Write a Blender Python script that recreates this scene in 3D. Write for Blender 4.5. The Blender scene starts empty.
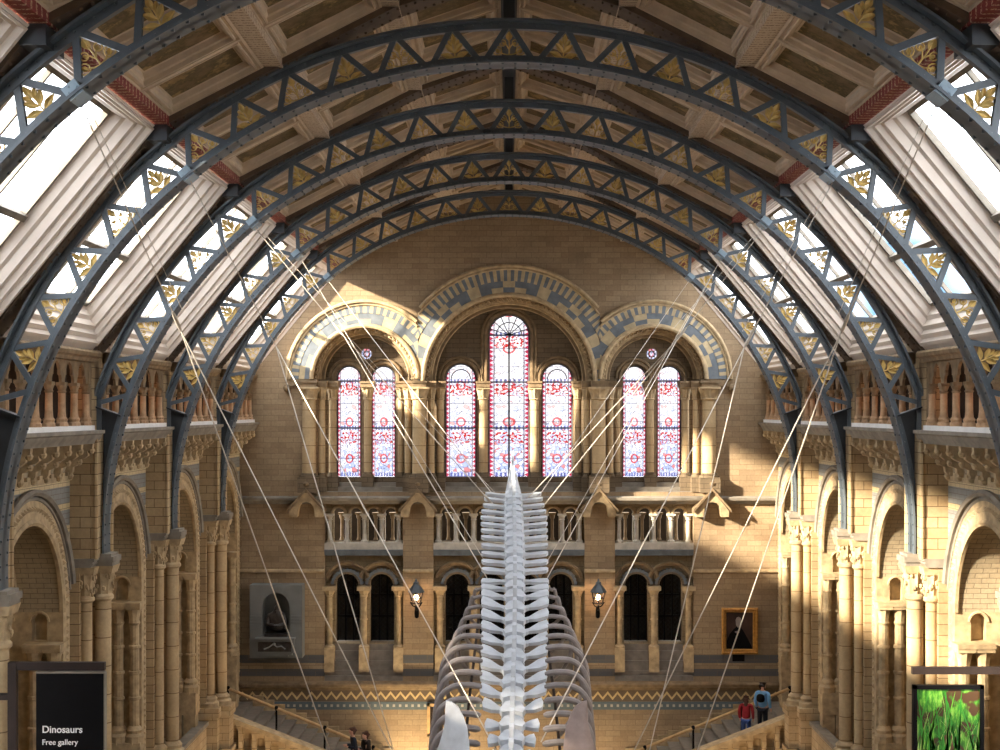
SUN_E = 19.; SKY_E = 5.6; EXPO = 0.75; LAND = 240; STAIRL = 130; CHAP = 90; STG = .42
import bpy, bmesh, math, random
from mathutils import Vector, Matrix
from mathutils.geometry import tessellate_polygon
random.seed(7)
PI = math.pi
SC = bpy.context.scene
COL = SC.collection
CAMZ = 16.0          # eye height above the hall floor; all heights below are measured from the eye
F = 1450.0           # focal length in pixels of a 1000 pixel wide frame
YE = 50.7            # distance of the far wall
K = YE / F
RIBS = [18.72, 25.2, 31.7, 38.2, 44.7]
WX = 9.42            # side wall plane

def lin(c):
    return tuple((x/12.92 if x <= .04045 else ((x+.055)/1.055)**2.4) for x in c)
def rgb(r, g, b): return lin((r/255, g/255, b/255)) + (1,)

# ------------------------------------------------------------ materials
class NT:
    def __init__(s, name):
        s.m = bpy.data.materials.new(name); s.m.use_nodes = True
        s.t = s.m.node_tree; s.t.nodes.clear()
        s.out = s.t.nodes.new('ShaderNodeOutputMaterial')
    def n(s, typ, **kw):
        o = s.t.nodes.new(typ)
        for k, v in kw.items(): setattr(o, k, v)
        return o
    def l(s, a, b): s.t.links.new(a, b)
    def val(s, sock, x):
        if hasattr(x, 'is_linked') or isinstance(x, bpy.types.NodeSocket): s.l(x, sock)
        else: sock.default_value = x
    def math(s, op, a, b=0.0, c=0.0):
        o = s.n('ShaderNodeMath', operation=op)
        s.val(o.inputs[0], a); s.val(o.inputs[1], b); s.val(o.inputs[2], c)
        return o.outputs[0]
    def mix(s, f, a, b, mode='MIX'):
        o = s.n('ShaderNodeMix', data_type='RGBA', blend_type=mode)
        s.val(o.inputs[0], f); s.val(o.inputs[6], a); s.val(o.inputs[7], b)
        return o.outputs[2]
    def ramp(s, f, stops, interp='LINEAR'):
        o = s.n('ShaderNodeValToRGB'); o.color_ramp.interpolation = interp
        e = o.color_ramp.elements
        while len(e) < len(stops): e.new(.5)
        for i, (p, c) in enumerate(stops): e[i].position = p; e[i].color = c
        s.val(o.inputs[0], f); return o.outputs[0]
    def noise(s, vec, scale, detail=3, rough=.55):
        o = s.n('ShaderNodeTexNoise'); o.inputs['Scale'].default_value = scale
        o.inputs['Detail'].default_value = detail; o.inputs['Roughness'].default_value = rough
        if vec is not None: s.l(vec, o.inputs['Vector'])
        return o.outputs[0]
    def pos(s):
        g = s.n('ShaderNodeNewGeometry'); return g
    def bsdf(s, col, rough=.7, metal=0.0, bump=None, bstr=.3, bdist=.02, spec=.3):
        b = s.n('ShaderNodeBsdfPrincipled')
        s.val(b.inputs['Base Color'], col); s.val(b.inputs['Roughness'], rough)
        b.inputs['Metallic'].default_value = metal
        b.inputs['Specular IOR Level'].default_value = spec
        if bump is not None:
            u = s.n('ShaderNodeBump'); u.inputs['Strength'].default_value = bstr; u.inputs['Distance'].default_value = bdist
            s.l(bump, u.inputs['Height']); s.l(u.outputs[0], b.inputs['Normal'])
        s.l(b.outputs[0], s.out.inputs[0]); return b

def wall_coords(t):
    """u along the wall, v up (measured from the eye), from world position"""
    g = t.pos()
    p = t.n('ShaderNodeSeparateXYZ'); t.l(g.outputs['Position'], p.inputs[0])
    q = t.n('ShaderNodeSeparateXYZ'); t.l(g.outputs['Normal'], q.inputs[0])
    side = t.math('GREATER_THAN', t.math('ABSOLUTE', q.outputs[0]), .7)
    m = t.n('ShaderNodeMix', data_type='FLOAT'); t.l(side, m.inputs[0]); t.l(p.outputs[0], m.inputs[2]); t.l(p.outputs[1], m.inputs[3])
    v = t.math('SUBTRACT', p.outputs[2], CAMZ)
    t.side = side
    return m.outputs[0], v, g.outputs['Position'], p

def stone(name, c1, c2, mort, bw=.5, bh=.2, ms=.008, bands=None, rough=.8, vary=.35, bstr=.35, off=.5, face=False):
    t = NT(name); u, v, P, p = wall_coords(t)
    c = t.n('ShaderNodeCombineXYZ'); t.l(u, c.inputs[0]); t.l(v, c.inputs[1])
    b = t.n('ShaderNodeTexBrick', offset=off)
    t.l(c.outputs[0], b.inputs['Vector'])
    for k, x in (('Color1', c1), ('Color2', c2), ('Mortar', mort)): b.inputs[k].default_value = x
    b.inputs['Scale'].default_value = 1; b.inputs['Mortar Size'].default_value = ms
    b.inputs['Mortar Smooth'].default_value = .2; b.inputs['Bias'].default_value = 0
    b.inputs['Brick Width'].default_value = bw; b.inputs['Row Height'].default_value = bh
    # a second, broader course pattern gives odd lighter and darker blocks
    b2 = t.n('ShaderNodeTexBrick', offset=off); t.l(c.outputs[0], b2.inputs['Vector'])
    b2.inputs['Color1'].default_value = (.62, .62, .62, 1); b2.inputs['Color2'].default_value = (1.3, 1.3, 1.3, 1); b2.inputs['Mortar'].default_value = (1, 1, 1, 1)
    b2.inputs['Scale'].default_value = 1; b2.inputs['Mortar Size'].default_value = 0
    b2.inputs['Brick Width'].default_value = bw*1.0; b2.inputs['Row Height'].default_value = bh; b2.offset_frequency = 2; b2.squash = 1
    col = b.outputs[0]
    col = t.mix(vary, col, b2.outputs[0], 'MULTIPLY')
    n = t.noise(P, .9, 5, .65)
    col = t.mix(.55, col, t.ramp(n, [(.3, (.62, .60, .58, 1)), (.7, (1.15, 1.12, 1.08, 1))]), 'MULTIPLY')
    n2 = t.noise(P, 14, 3)
    col = t.mix(.35, col, t.ramp(n2, [(.3, (.7, .7, .7, 1)), (.7, (1.15, 1.15, 1.15, 1))]), 'MULTIPLY')
    if bands:
        for (z0, z1, bc) in bands:
            f = t.math('MULTIPLY', t.math('GREATER_THAN', v, z0), t.math('LESS_THAN', v, z1))
            if face: f = t.math('MULTIPLY', f, t.side)
            bc2 = t.mix(.3, bc, b.outputs[0], 'OVERLAY')
            mf = t.math('MULTIPLY', f, t.math('SUBTRACT', 1.0, t.math('MULTIPLY', b.outputs[1], .8)))
            col = t.mix(mf, col, bc2)
    h = t.math('ADD', t.math('MULTIPLY', b.outputs[1], -1.0), t.math('MULTIPLY', n2, .5))
    t.bsdf(col, rough, bump=h, bstr=bstr, bdist=.02, spec=.25)
    return t.m

def plain(name, c, rough=.6, metal=0., vary=.25, scale=4., bstr=.15, spec=.35):
    t = NT(name); g = t.pos(); n = t.noise(g.outputs['Position'], scale, 4)
    lo = tuple(x*(1-vary) for x in c[:3]) + (1,); hi = tuple(min(1, x*(1+vary)) for x in c[:3]) + (1,)
    t.bsdf(t.ramp(n, [(.3, lo), (.7, hi)]), rough, metal, bump=n, bstr=bstr, bdist=.01, spec=spec)
    return t.m

M = {}
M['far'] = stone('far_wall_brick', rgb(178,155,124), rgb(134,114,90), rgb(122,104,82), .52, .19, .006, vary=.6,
    bands=[((410-663)*K, (410-655)*K, rgb(95,97,100)), ((410-676)*K, (410-669)*K, rgb(95,97,100))])
M['far_low'] = stone('panel_stone', rgb(170,152,122), rgb(140,122,94), rgb(112,98,76), .5, .19, .006, vary=.55)
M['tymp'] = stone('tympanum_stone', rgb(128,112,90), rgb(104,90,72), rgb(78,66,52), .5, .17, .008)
M['side'] = stone('side_wall_brick', rgb(200,177,142), rgb(166,144,112), rgb(128,108,80), .45, .23, .008)
M['spandrel'] = stone('banded_spandrel', rgb(176,160,132), rgb(150,136,112), rgb(120,108,90), .3, .11, .007,
    bands=[(-1.62, -1.50, rgb(205,190,155)), (-1.98, -1.62, rgb(140,142,142)), (-2.12, -1.98, rgb(205,188,150)), (-2.46, -2.12, rgb(140,142,144)), (-2.60, -2.46, rgb(205,188,150)), (-2.9, -2.60, rgb(150,150,146)), (-3.05, -2.9, rgb(205,185,148))], face=True)
M['pier'] = stone('pier_blocks', rgb(202,177,138), rgb(154,130,98), rgb(110,90,64), .46, .23, .009, vary=.6)
M['shaft'] = stone('shaft_drums', rgb(202,178,140), rgb(174,150,114), rgb(130,106,76), 9., .62, .012, off=0.)
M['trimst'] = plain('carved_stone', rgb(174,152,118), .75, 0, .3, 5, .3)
M['trimdk'] = plain('dark_carved_stone', rgb(128,108,82), .8, 0, .3, 5, .3)  # darker tone of the carved stone, also used to dim the inner columns
M['ledge'] = plain('ledge_stone', rgb(130,122,110), .75, 0, .25, 3, .3)
M['bluest'] = plain('blue_grey_stone', rgb(103,109,114), .7, 0, .25, 3, .2)
M['cream'] = plain('cream_stone', rgb(176,158,124), .75, 0, .25, 3, .2)
M['palest'] = plain('pale_marble', rgb(186,178,164), .5, 0, .2, 4, .1)
M['terracol'] = plain('terracotta_column', rgb(172,138,104), .6, 0, .3, 5, .2)
M['sill'] = plain('white_sill', rgb(226,224,222), .5, 0, .08, 3, .05)
M['dark'] = plain('shade_coloured_recess', rgb(52,44,36), .9, 0, .3, 3, .1)  # walls behind the openings, coloured dark to stand for their shade
M['iron'] = plain('slate_blue_iron', rgb(84,93,100), .42, 0., .15, 3, .08, .5)
M['irondk'] = plain('dark_iron', rgb(44,49,54), .45, 0., .2, 3, .1, .5)
M['gold'] = plain('gilded_leaf', rgb(212,182,112), .45, .25, .22, 9, .15, .5)
M['beige'] = plain('painted_timber', rgb(196,176,152), .6, 0, .15, 2.5, .08)
M['rafter'] = plain('brown_rafter', rgb(96,80,66), .6, 0, .25, 3, .1)
M['white'] = plain('white_frame', rgb(216,203,190), .5, 0, .06, 2, .05)
M['bone'] = plain('pale_bone', rgb(196,200,206), .6, 0, .12, 5, .3)
M['bonedk'] = plain('grey_brown_bone', rgb(140,132,130), .65, 0, .2, 5, .35)
M['bonepk'] = plain('pinkish_brown_bone', rgb(150,132,126), .65, 0, .2, 4, .35)
M['cable'] = plain('steel_wire', rgb(196,186,172), .4, .3, .1, 5, .02, .5)
M['black'] = plain('black_paint', rgb(12,11,13), .6, 0, .2, 4, .02, .1)
M['bronze'] = plain('dark_bronze', rgb(74,70,68), .3, .6, .3, 8, .2, .5)
M['brownmet'] = plain('brown_metal', rgb(48,39,36), .6, 0, .15, 4, .05, .15)
M['greyslab'] = plain('grey_slate_slab', rgb(116,118,116), .7, 0, .12, 2, .1)
M['floor'] = stone('floor_mosaic', rgb(150,136,116), rgb(120,108,92), rgb(90,80,66), .6, .6, .006)
M['step'] = plain('worn_grey_step', rgb(128,120,110), .45, 0, .2, 4, .1)
M['goldframe'] = plain('gilt_frame', rgb(176,128,62), .45, .3, .3, 12, .3, .5)
M['skin'] = plain('skin', rgb(205,158,134), .6, 0, .08, 5, .02)
M['rope'] = plain('brown_wood_rail', rgb(188,152,104), .5, 0, .2, 6, .05)
M['textw'] = plain('white_lettering', rgb(235,235,235), .6, 0, .03, 3, .0)

def mat_panel():
    t = NT('painted_ceiling_panel'); tc = t.n('ShaderNodeTexCoord'); g = t.pos()
    n = t.noise(g.outputs['Position'], 2.2, 5, .7); n2 = t.noise(g.outputs['Position'], 6, 4, .6)
    c = t.ramp(n, [(.42, rgb(124,102,74)), (.53, rgb(92,80,52)), (.6, rgb(150,124,84))])
    c = t.mix(.5, c, t.ramp(n2, [(.35, (.55,.55,.5,1)), (.65, (1.1,1.1,1.1,1))]), 'MULTIPLY')
    t.bsdf(c, .75); return t.m
M['panel'] = mat_panel()

def mat_purlin(name, base, mark, freq):
    t = NT(name); u, v, P, p = wall_coords(t)
    w = t.math('FRACT', t.math('MULTIPLY', p.outputs[1], freq))
    f = t.math('MULTIPLY', t.math('GREATER_THAN', w, .35), t.math('LESS_THAN', w, .65))
    n = t.noise(P, 30, 2); f = t.math('MULTIPLY', f, t.math('GREATER_THAN', n, .5))
    t.bsdf(t.mix(f, base, mark), .6); return t.m
M['redpurlin'] = mat_purlin('red_painted_beam', rgb(122,44,38), rgb(196,170,140), 5.)
M['dotpurlin'] = mat_purlin('stencilled_beam', rgb(194,174,150), rgb(120,98,80), 7.)

def mat_glass():
    t = NT('clear_pane'); tr = t.n('ShaderNodeBsdfTransparent'); gl = t.n('ShaderNodeBsdfGlossy')
    gl.inputs['Roughness'].default_value = .1; tr.inputs[0].default_value = (.95, .97, 1, 1)
    m = t.n('ShaderNodeMixShader'); m.inputs[0].default_value = .06
    t.l(tr.outputs[0], m.inputs[1]); t.l(gl.outputs[0], m.inputs[2]); t.l(m.outputs[0], t.out.inputs[0]); return t.m
M['glass'] = mat_glass()

def mat_stained(name, seed, lead_mid=False, lo=.0):
    """UV: x 0..1 across, y in metres above the sill"""
    t = NT(name); uvn = t.n('ShaderNodeUVMap'); s = t.n('ShaderNodeSeparateXYZ'); t.l(uvn.outputs[0], s.inputs[0])
    u, v = s.outputs[0], s.outputs[1]
    mp = t.n('ShaderNodeMapping'); t.l(uvn.outputs[0], mp.inputs[0]); mp.inputs['Location'].default_value = (seed, seed*1.7, 0)
    au = t.math('ABSOLUTE', t.math('SUBTRACT', u, .5))
    vo = t.n('ShaderNodeTexVoronoi'); t.l(mp.outputs[0], vo.inputs['Vector']); vo.inputs['Scale'].default_value = 9
    sv = t.n('ShaderNodeSeparateColor'); t.l(vo.outputs['Color'], sv.inputs[0])
    pale = t.ramp(sv.outputs[0], [(0, (.88,.90,.97,1)), (.3, (.97,.95,.97,1)), (.5, (.74,.80,.96,1)), (.66, (1,.98,.98,1)), (.93, (.93,.55,.52,1))], 'CONSTANT')
    hv = t.math('MULTIPLY', v, .18)
    pale = t.mix(t.math('MINIMUM', hv, .75), pale, (1, .98, .98, 1))
    pale = t.mix(t.math('MAXIMUM', t.math('SUBTRACT', .30, t.math('MULTIPLY', v, .12)), 0.), pale, (.55, .60, .90, 1), 'MULTIPLY')
    # roundels and leafy motif rows in red
    cell = t.math('SUBTRACT', t.math('FRACT', t.math('MULTIPLY', v, .78)), .5)
    rr = t.math('SQRT', t.math('ADD', t.math('POWER', t.math('MULTIPLY', cell, 1.2), 2.), t.math('POWER', t.math('MULTIPLY', au, 1.), 2.)))
    circ = t.math('MULTIPLY', t.math('GREATER_THAN', rr, .10), t.math('LESS_THAN', rr, .16))
    pale = t.mix(t.math('MULTIPLY', circ, .6), pale, (.80, .12, .12, 1))
    row = t.math('GREATER_THAN', t.math('SINE', t.math('MULTIPLY', t.math('SUBTRACT', v, .95), 3.74)), .72)
    no = t.noise(mp.outputs[0], 13, 1)
    red = t.math('MULTIPLY', row, t.math('GREATER_THAN', no, .53))
    pale = t.mix(t.math('MULTIPLY', red, .85), pale, (.74, .10, .08, 1))
    bl = t.math('LESS_THAN', t.math('FRACT', t.math('MULTIPLY', v, .61)), .09)
    blc = t.math('GREATER_THAN', t.math('FRACT', t.math('MULTIPLY', u, 9.)), .5)
    pale = t.mix(t.math('MULTIPLY', t.math('MULTIPLY', bl, blc), .7), pale, (.22, .25, .55, 1))
    # zigzag border
    z = t.math('ABSOLUTE', t.math('SUBTRACT', t.math('FRACT', t.math('MULTIPLY', v, 6.5)), .5))
    edge = t.math('ADD', .375, t.math('MULTIPLY', z, .2))
    bm_ = t.math('GREATER_THAN', au, .36)
    bcol = t.mix(t.math('GREATER_THAN', au, edge), (.90, .84, .88, 1), (.74, .20, .30, 1))
    col = t.mix(bm_, pale, bcol)
    line = t.math('LESS_THAN', t.math('ABSOLUTE', t.math('SUBTRACT', au, .365)), .012)
    l2 = t.math('LESS_THAN', t.math('FRACT', t.math('MULTIPLY', v, 1.56)), .03)
    vd = t.n('ShaderNodeTexVoronoi', feature='DISTANCE_TO_EDGE'); t.l(mp.outputs[0], vd.inputs['Vector']); vd.inputs['Scale'].default_value = 9
    l3 = t.math('MULTIPLY', t.math('LESS_THAN', vd.outputs[0], .04), .6)
    ln = t.math('MAXIMUM', t.math('MAXIMUM', line, l2), l3)
    col = t.mix(t.math('MULTIPLY', ln, .7), col, (.10, .09, .14, 1))
    k = t.mix(1.0, col, (STG, STG, STG*1.01, 1), 'MULTIPLY')
    tr = t.n('ShaderNodeBsdfTransparent'); t.l(k, tr.inputs[0])
    gl = t.n('ShaderNodeBsdfGlossy'); gl.inputs['Roughness'].default_value = .15; gl.inputs[0].default_value = (.5,.5,.5,1)
    m = t.n('ShaderNodeMixShader'); m.inputs[0].default_value = .04
    t.l(tr.outputs[0], m.inputs[1]); t.l(gl.outputs[0], m.inputs[2]); t.l(m.outputs[0], t.out.inputs[0]); return t.m
M['stained'] = mat_stained('stained_glass_a', .3)
M['stained2'] = mat_stained('stained_glass_b', 4.1)

def mat_leaded():
    t = NT('dark_leaded_glass'); u, v, P, p = wall_coords(t)
    a = t.math('FRACT', t.math('MULTIPLY', t.math('ADD', u, v), 6.)); b = t.math('FRACT', t.math('MULTIPLY', t.math('SUBTRACT', u, v), 6.))
    f = t.math('MAXIMUM', t.math('LESS_THAN', a, .08), t.math('LESS_THAN', b, .08))
    t.bsdf(t.mix(f, rgb(12,14,17), rgb(40,42,44)), .25, spec=.4); return t.m
M['leaded'] = mat_leaded()

def mat_frieze(zz=True):
    t = NT('zigzag_frieze' if zz else 'dotted_band'); u, v, P, p = wall_coords(t)
    tri = t.math('ABSOLUTE', t.math('SUBTRACT', t.math('FRACT', t.math('MULTIPLY', u, 2.9 if zz else 4.6)), .5))
    if zz:
        d = t.math('ABSOLUTE', t.math('SUBTRACT', t.math('SUBTRACT', v, (410-695.5)*K), t.math('MULTIPLY', t.math('SUBTRACT', tri, .25), .42)))
        col = t.mix(t.math('LESS_THAN', d, .05), rgb(112,96,78), rgb(206,180,130))
    else:
        w = t.math('ABSOLUTE', t.math('SUBTRACT', v, (410-705.5)*K))
        col = t.mix(t.math('MULTIPLY', t.math('LESS_THAN', tri, .2), t.math('LESS_THAN', w, .045)), rgb(98,108,112), rgb(176,172,160))
    n = t.noise(P, 8, 3); col = t.mix(.4, col, t.ramp(n, [(.3, (.7,.7,.7,1)), (.7, (1.1,1.1,1.1,1))]), 'MULTIPLY')
    t.bsdf(col, .75); return t.m
M['zigzag'] = mat_frieze(True); M['dotband'] = mat_frieze(False)

def emis(name, c, s):
    t = NT(name); e = t.n('ShaderNodeEmission'); e.inputs[0].default_value = c; e.inputs[1].default_value = s
    t.l(e.outputs[0], t.out.inputs[0]); return t.m
M['bulb'] = emis('lamp_flame', rgb(255,196,140), 22.)

# ------------------------------------------------------------ mesh building: points are (u across, v up, w depth)
WORLD = lambda u, v, w: (u, w, v)
FAR = lambda u, v, w: (u, YE - w, v)
FARW = lambda u, v, w: (u*1.021, YE - w, v*1.021)      # window wall: sizes read off the photo, a metre farther back
def SIDE(s): return lambda u, v, w: (s*(WX - w), u, v)
def ex(px): return (px - 508.7)*K
def ez(py): return (410 - py)*K

class MB:
    def __init__(s, mp=WORLD): s.mp = mp; s.v = []; s.f = []; s.mi = []; s.uv = {}
    def add(s, pts): 
        i = len(s.v); s.v += [s.mp(*p) for p in pts]; return i
    def face(s, idx, m=0): s.f.append(tuple(idx)); s.mi.append(m)
    def box(s, u0, u1, v0, v1, w0, w1, m=0):
        i = s.add([(u0,v0,w0),(u1,v0,w0),(u1,v1,w0),(u0,v1,w0),(u0,v0,w1),(u1,v0,w1),(u1,v1,w1),(u0,v1,w1)])
        for q in ((0,1,2,3),(4,5,6,7),(0,1,5,4),(1,2,6,5),(2,3,7,6),(3,0,4,7)): s.face([i+k for k in q], m)
    def hexa(s, P, m=0):
        i = s.add(P)
        for q in ((0,1,2,3),(4,5,6,7),(0,1,5,4),(1,2,6,5),(2,3,7,6),(3,0,4,7)): s.face([i+k for k in q], m)
    def prism(s, poly, w0, w1, m=0, holes=()):
        """poly in (u,v), extruded along w; holes are cut out"""
        loops = [poly] + list(holes)
        flat = [p for L in loops for p in L]
        tris = tessellate_polygon([[Vector((p[0], p[1], 0)) for p in L] for L in loops])
        n = len(flat); i = s.add([(a, b, w0) for a, b in flat]); j = s.add([(a, b, w1) for a, b in flat])
        for t in tris: s.face([i+k for k in t], m); s.face([j+k for k in reversed(t)], m)
        o = 0
        for L in loops:
            for k in range(len(L)):
                a, b = o+k, o+(k+1) % len(L); s.face((i+a, i+b, j+b, j+a), m)
            o += len(L)
    def prism_u(s, poly, u0, u1, m=0):
        """poly in (v,w), extruded along u"""
        n = len(poly); tris = tessellate_polygon([[Vector((p[0], p[1], 0)) for p in poly]])
        i = s.add([(u0, a, b) for a, b in poly]); j = s.add([(u1, a, b) for a, b in poly])
        for t in tris: s.face([i+k for k in t], m); s.face([j+k for k in reversed(t)], m)
        for k in range(n): b = (k+1) % n; s.face((i+k, i+b, j+b, j+k), m)
    def lathe(s, prof, u=0, v=0, w=0, n=12, m=0, mod=None, sx=1, sy=1):
        base = len(s.v)
        for k, (r, z) in enumerate(prof):
            a = mod[k] if mod else 0
            s.add([(u + sx*r*(1+a*math.cos(8*2*PI*q/n))*math.cos(2*PI*q/n), v+z, w + sy*r*(1+a*math.cos(8*2*PI*q/n))*math.sin(2*PI*q/n)) for q in range(n)])
        for k in range(len(prof)-1):
            for q in range(n):
                a = base+k*n+q; b = base+k*n+(q+1) % n; s.face((a, b, b+n, a+n), m)
        s.face([base+q for q in range(n)], m); s.face([base+(len(prof)-1)*n+q for q in range(n)], m)
    def tube(s, pts, r, n=6, m=0, closed=False):
        P = [Vector(s.mp(*p)) for p in pts]; N = len(P); base = len(s.v)
        up = None
        for k in range(N):
            if closed: t = P[(k+1) % N] - P[k-1]
            else: t = P[min(k+1, N-1)] - P[max(k-1, 0)]
            t.normalize()
            if up is None:
                up = Vector((0, 0, 1)) if abs(t.z) < .9 else Vector((0, 1, 0))
            x = t.cross(up); x.normalize(); y = x.cross(t); up = y
            rr = r[k] if isinstance(r, (list, tuple)) else r
            s.v += [tuple(P[k] + x*rr*math.cos(2*PI*q/n) + y*rr*math.sin(2*PI*q/n)) for q in range(n)]
        for k in range(N if closed else N-1):
            for q in range(n):
                a = base+k*n+q; b = base+k*n+(q+1) % n; c = base+((k+1) % N)*n
                s.face((a, b, c+(q+1) % n, c+q), m)
        if not closed:
            s.face([base+q for q in range(n)], m); s.face([base+(N-1)*n+q for q in range(n)], m)
    def ring(s, cu, cv, r0, r1, a0, a1, w0, w1, n, mats=(0,), clamp=None):
        def P(r, a):
            u = cu + r*math.sin(a); v = cv + r*math.cos(a)
            if clamp: u = max(clamp[0], min(clamp[1], u))
            return u, v
        for k in range(n):
            b0 = a0 + (a1-a0)*k/n; b1 = a0 + (a1-a0)*(k+1)/n; m = mats[k % len(mats)]
            q = [P(r0, b0), P(r1, b0), P(r1, b1), P(r0, b1)]
            ar = abs(sum(q[i][0]*q[(i+1) % 4][1] - q[(i+1) % 4][0]*q[i][1] for i in range(4)))
            if ar < 1e-5: continue
            i = s.add([(a, b, w0) for a, b in q] + [(a, b, w1) for a, b in q])
            s.face((i, i+1, i+2, i+3), m); s.face((i+4, i+7, i+6, i+5), m)
            s.face((i, i+3, i+7, i+4), m); s.face((i+1, i+5, i+6, i+2), m)
            if k == 0 or len(mats) > 1 or clamp: s.face((i, i+4, i+5, i+1), m)
            if k == n-1 or len(mats) > 1 or clamp: s.face((i+3, i+2, i+6, i+7), m)
    def arc(s, cu, cv, r, a0, a1, w, rad, n=32, k=6, m=0, clamp=None):
        pts = []
        for q in range(n+1):
            a = a0+(a1-a0)*q/n; u = cu+r*math.sin(a)
            if clamp and not (clamp[0] <= u <= clamp[1]): continue
            pts.append((u, cv+r*math.cos(a), w))
        if len(pts) > 1: s.tube(pts, rad, k, m)
    def ball(s, c, r, m=0, n=8, k=5, sc=(1,1,1)):
        prof = [(max(.001, r*math.sin(PI*q/k)), -r*math.cos(PI*q/k)*sc[1]) for q in range(k+1)]
        s.lathe(prof, c[0], c[1], c[2], n, m, sx=sc[0], sy=sc[2])

WL = {}
def make_mesh(name, mb, mats, off, uv=None, smooth=True, angle=.6):
    me = bpy.data.meshes.new(name)
    me.from_pydata([(a-off[0], b-off[1], c-off[2]) for a, b, c in mb.v], [], mb.f)
    for m in mats: me.materials.append(m)
    if len(mats) > 1: me.polygons.foreach_set('material_index', mb.mi)
    if uv:
        L = me.uv_layers.new(name='UVMap')
        for lp in me.loops:
            co = mb.v[lp.vertex_index]; L.data[lp.index].uv = uv(co)
    bm = bmesh.new(); bm.from_mesh(me); bmesh.ops.recalc_face_normals(bm, faces=bm.faces); bm.to_mesh(me); bm.free()
    if smooth:
        me.polygons.foreach_set('use_smooth', [True]*len(me.polygons))
        me.set_sharp_from_angle(angle=angle)
    me.update(); return me

def link(name, mb, mat, parent=None, uv=None, smooth=True):
    mats = [M[m] if isinstance(m, str) else m for m in (mat if isinstance(mat, (list, tuple)) else [mat])]
    if parent is not None: off = WL[parent.name]
    else: off = (0, 0, 0)
    me = make_mesh(name, mb, mats, off, uv, smooth)
    o = bpy.data.objects.new(name, me); COL.objects.link(o)
    if parent is not None: o.parent = parent
    WL[o.name] = off
    return o

def thing(name, label, cat, loc, group=None, kind=None):
    o = bpy.data.objects.new(name, None); COL.objects.link(o); o.location = loc
    o.empty_display_size = .3
    if label: o['label'] = label
    if cat: o['category'] = cat
    if group: o['group'] = group
    if kind: o['kind'] = kind
    WL[o.name] = tuple(loc); return o

def single(name, mb, mat, label, cat, base, group=None):
    """a thing that is one mesh, its origin at base"""
    mats = [M[m] for m in (mat if isinstance(mat, (list, tuple)) else [mat])]
    me = make_mesh(name, mb, mats, base)
    o = bpy.data.objects.new(name, me); COL.objects.link(o); o.location = base
    o['label'] = label; o['category'] = cat
    if group: o['group'] = group
    WL[o.name] = tuple(base); return o

def struct(name, mb, mat, label=None, uv=None):
    o = link(name, mb, mat, None, uv); o['kind'] = 'structure'
    if label: o['label'] = label
    return o

def copy_tree(o, off=(0,0,0), label=None, parent=None, swap=None):
    c = o.copy(); COL.objects.link(c)
    if parent is None:
        c.location = Vector(o.location) + Vector(off); w = WL[o.name]; WL[c.name] = (w[0]+off[0], w[1]+off[1], w[2]+off[2])
        if label: c['label'] = label
    else: c.parent = parent; WL[c.name] = WL[parent.name]
    for ch in list(o.children): copy_tree(ch, parent=c)
    return c
# ============================================================ side walls
ORD = ['nearest the camera', 'second from the camera', 'third from the camera', 'farthest from the camera']
RC = -2.8                      # height of the centre of the rib circles
BAYC = [(RIBS[i]+RIBS[i+1])/2 for i in range(4)] + [47.95]
def arch_poly(cu, zb, zs, r, n=20, r2=None):
    P = [(cu-r, zb)]
    for k in range(n+1):
        a = -PI/2 + PI*k/n; P.append((cu + r*math.sin(a), zs + r*math.cos(a)))
    P.append((cu+r, zb)); return P

SPR = -4.25
def jamb_poly(c):
    P = arch_poly(c, -10.4, SPR, 2.03, 24)
    return [(c-2.36, -10.4), (c-2.36, SPR)] + P[1:-1] + [(c+2.36, SPR), (c+2.36, -10.4)]
for s, side in ((-1, 'left'), (1, 'right')):
    mp = SIDE(s)
    holes = [jamb_poly(c) for c in BAYC]
    outer = [(-.8, -16), (YE, -16), (YE, -.45), (-.8, -.45)]
    w = MB(mp); w.prism(outer, -1.3, 0, 0, holes)
    struct('wall_'+side, w, 'spandrel')
    # upper part of the nearer, unseen length closes the hall
    w = MB(mp); w.box(-.8, RIBS[1]-.5, -.45, 1.3, .1, .42)
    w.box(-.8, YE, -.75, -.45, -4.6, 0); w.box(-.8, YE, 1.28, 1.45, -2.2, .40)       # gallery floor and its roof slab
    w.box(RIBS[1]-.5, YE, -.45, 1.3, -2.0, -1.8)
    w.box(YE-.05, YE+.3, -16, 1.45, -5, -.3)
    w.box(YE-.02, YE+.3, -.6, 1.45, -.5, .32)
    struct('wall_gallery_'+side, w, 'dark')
    # side chapels: cross walls with a small arched niche, outer wall and floor
    for y in RIBS[1:] + [YE+.0]:
        # plate facing the camera: built in (across, up, depth) of the world
        q = MB(lambda u, v, w_, s=s: (s*u, w_, v))
        q.box(10.7, 14, -10.4, -.75, y-.6, y+.6)
        o = struct('wall_chapel_'+side, q, 'side')
    cw = MB(mp); cw.box(RIBS[0], YE, -16, -.75, -4.9, -4.6); cw.box(RIBS[0], YE, -10.6, -10.4, -4.6, -.3)
    struct('wall_outer_'+side, cw, 'side')

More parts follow.
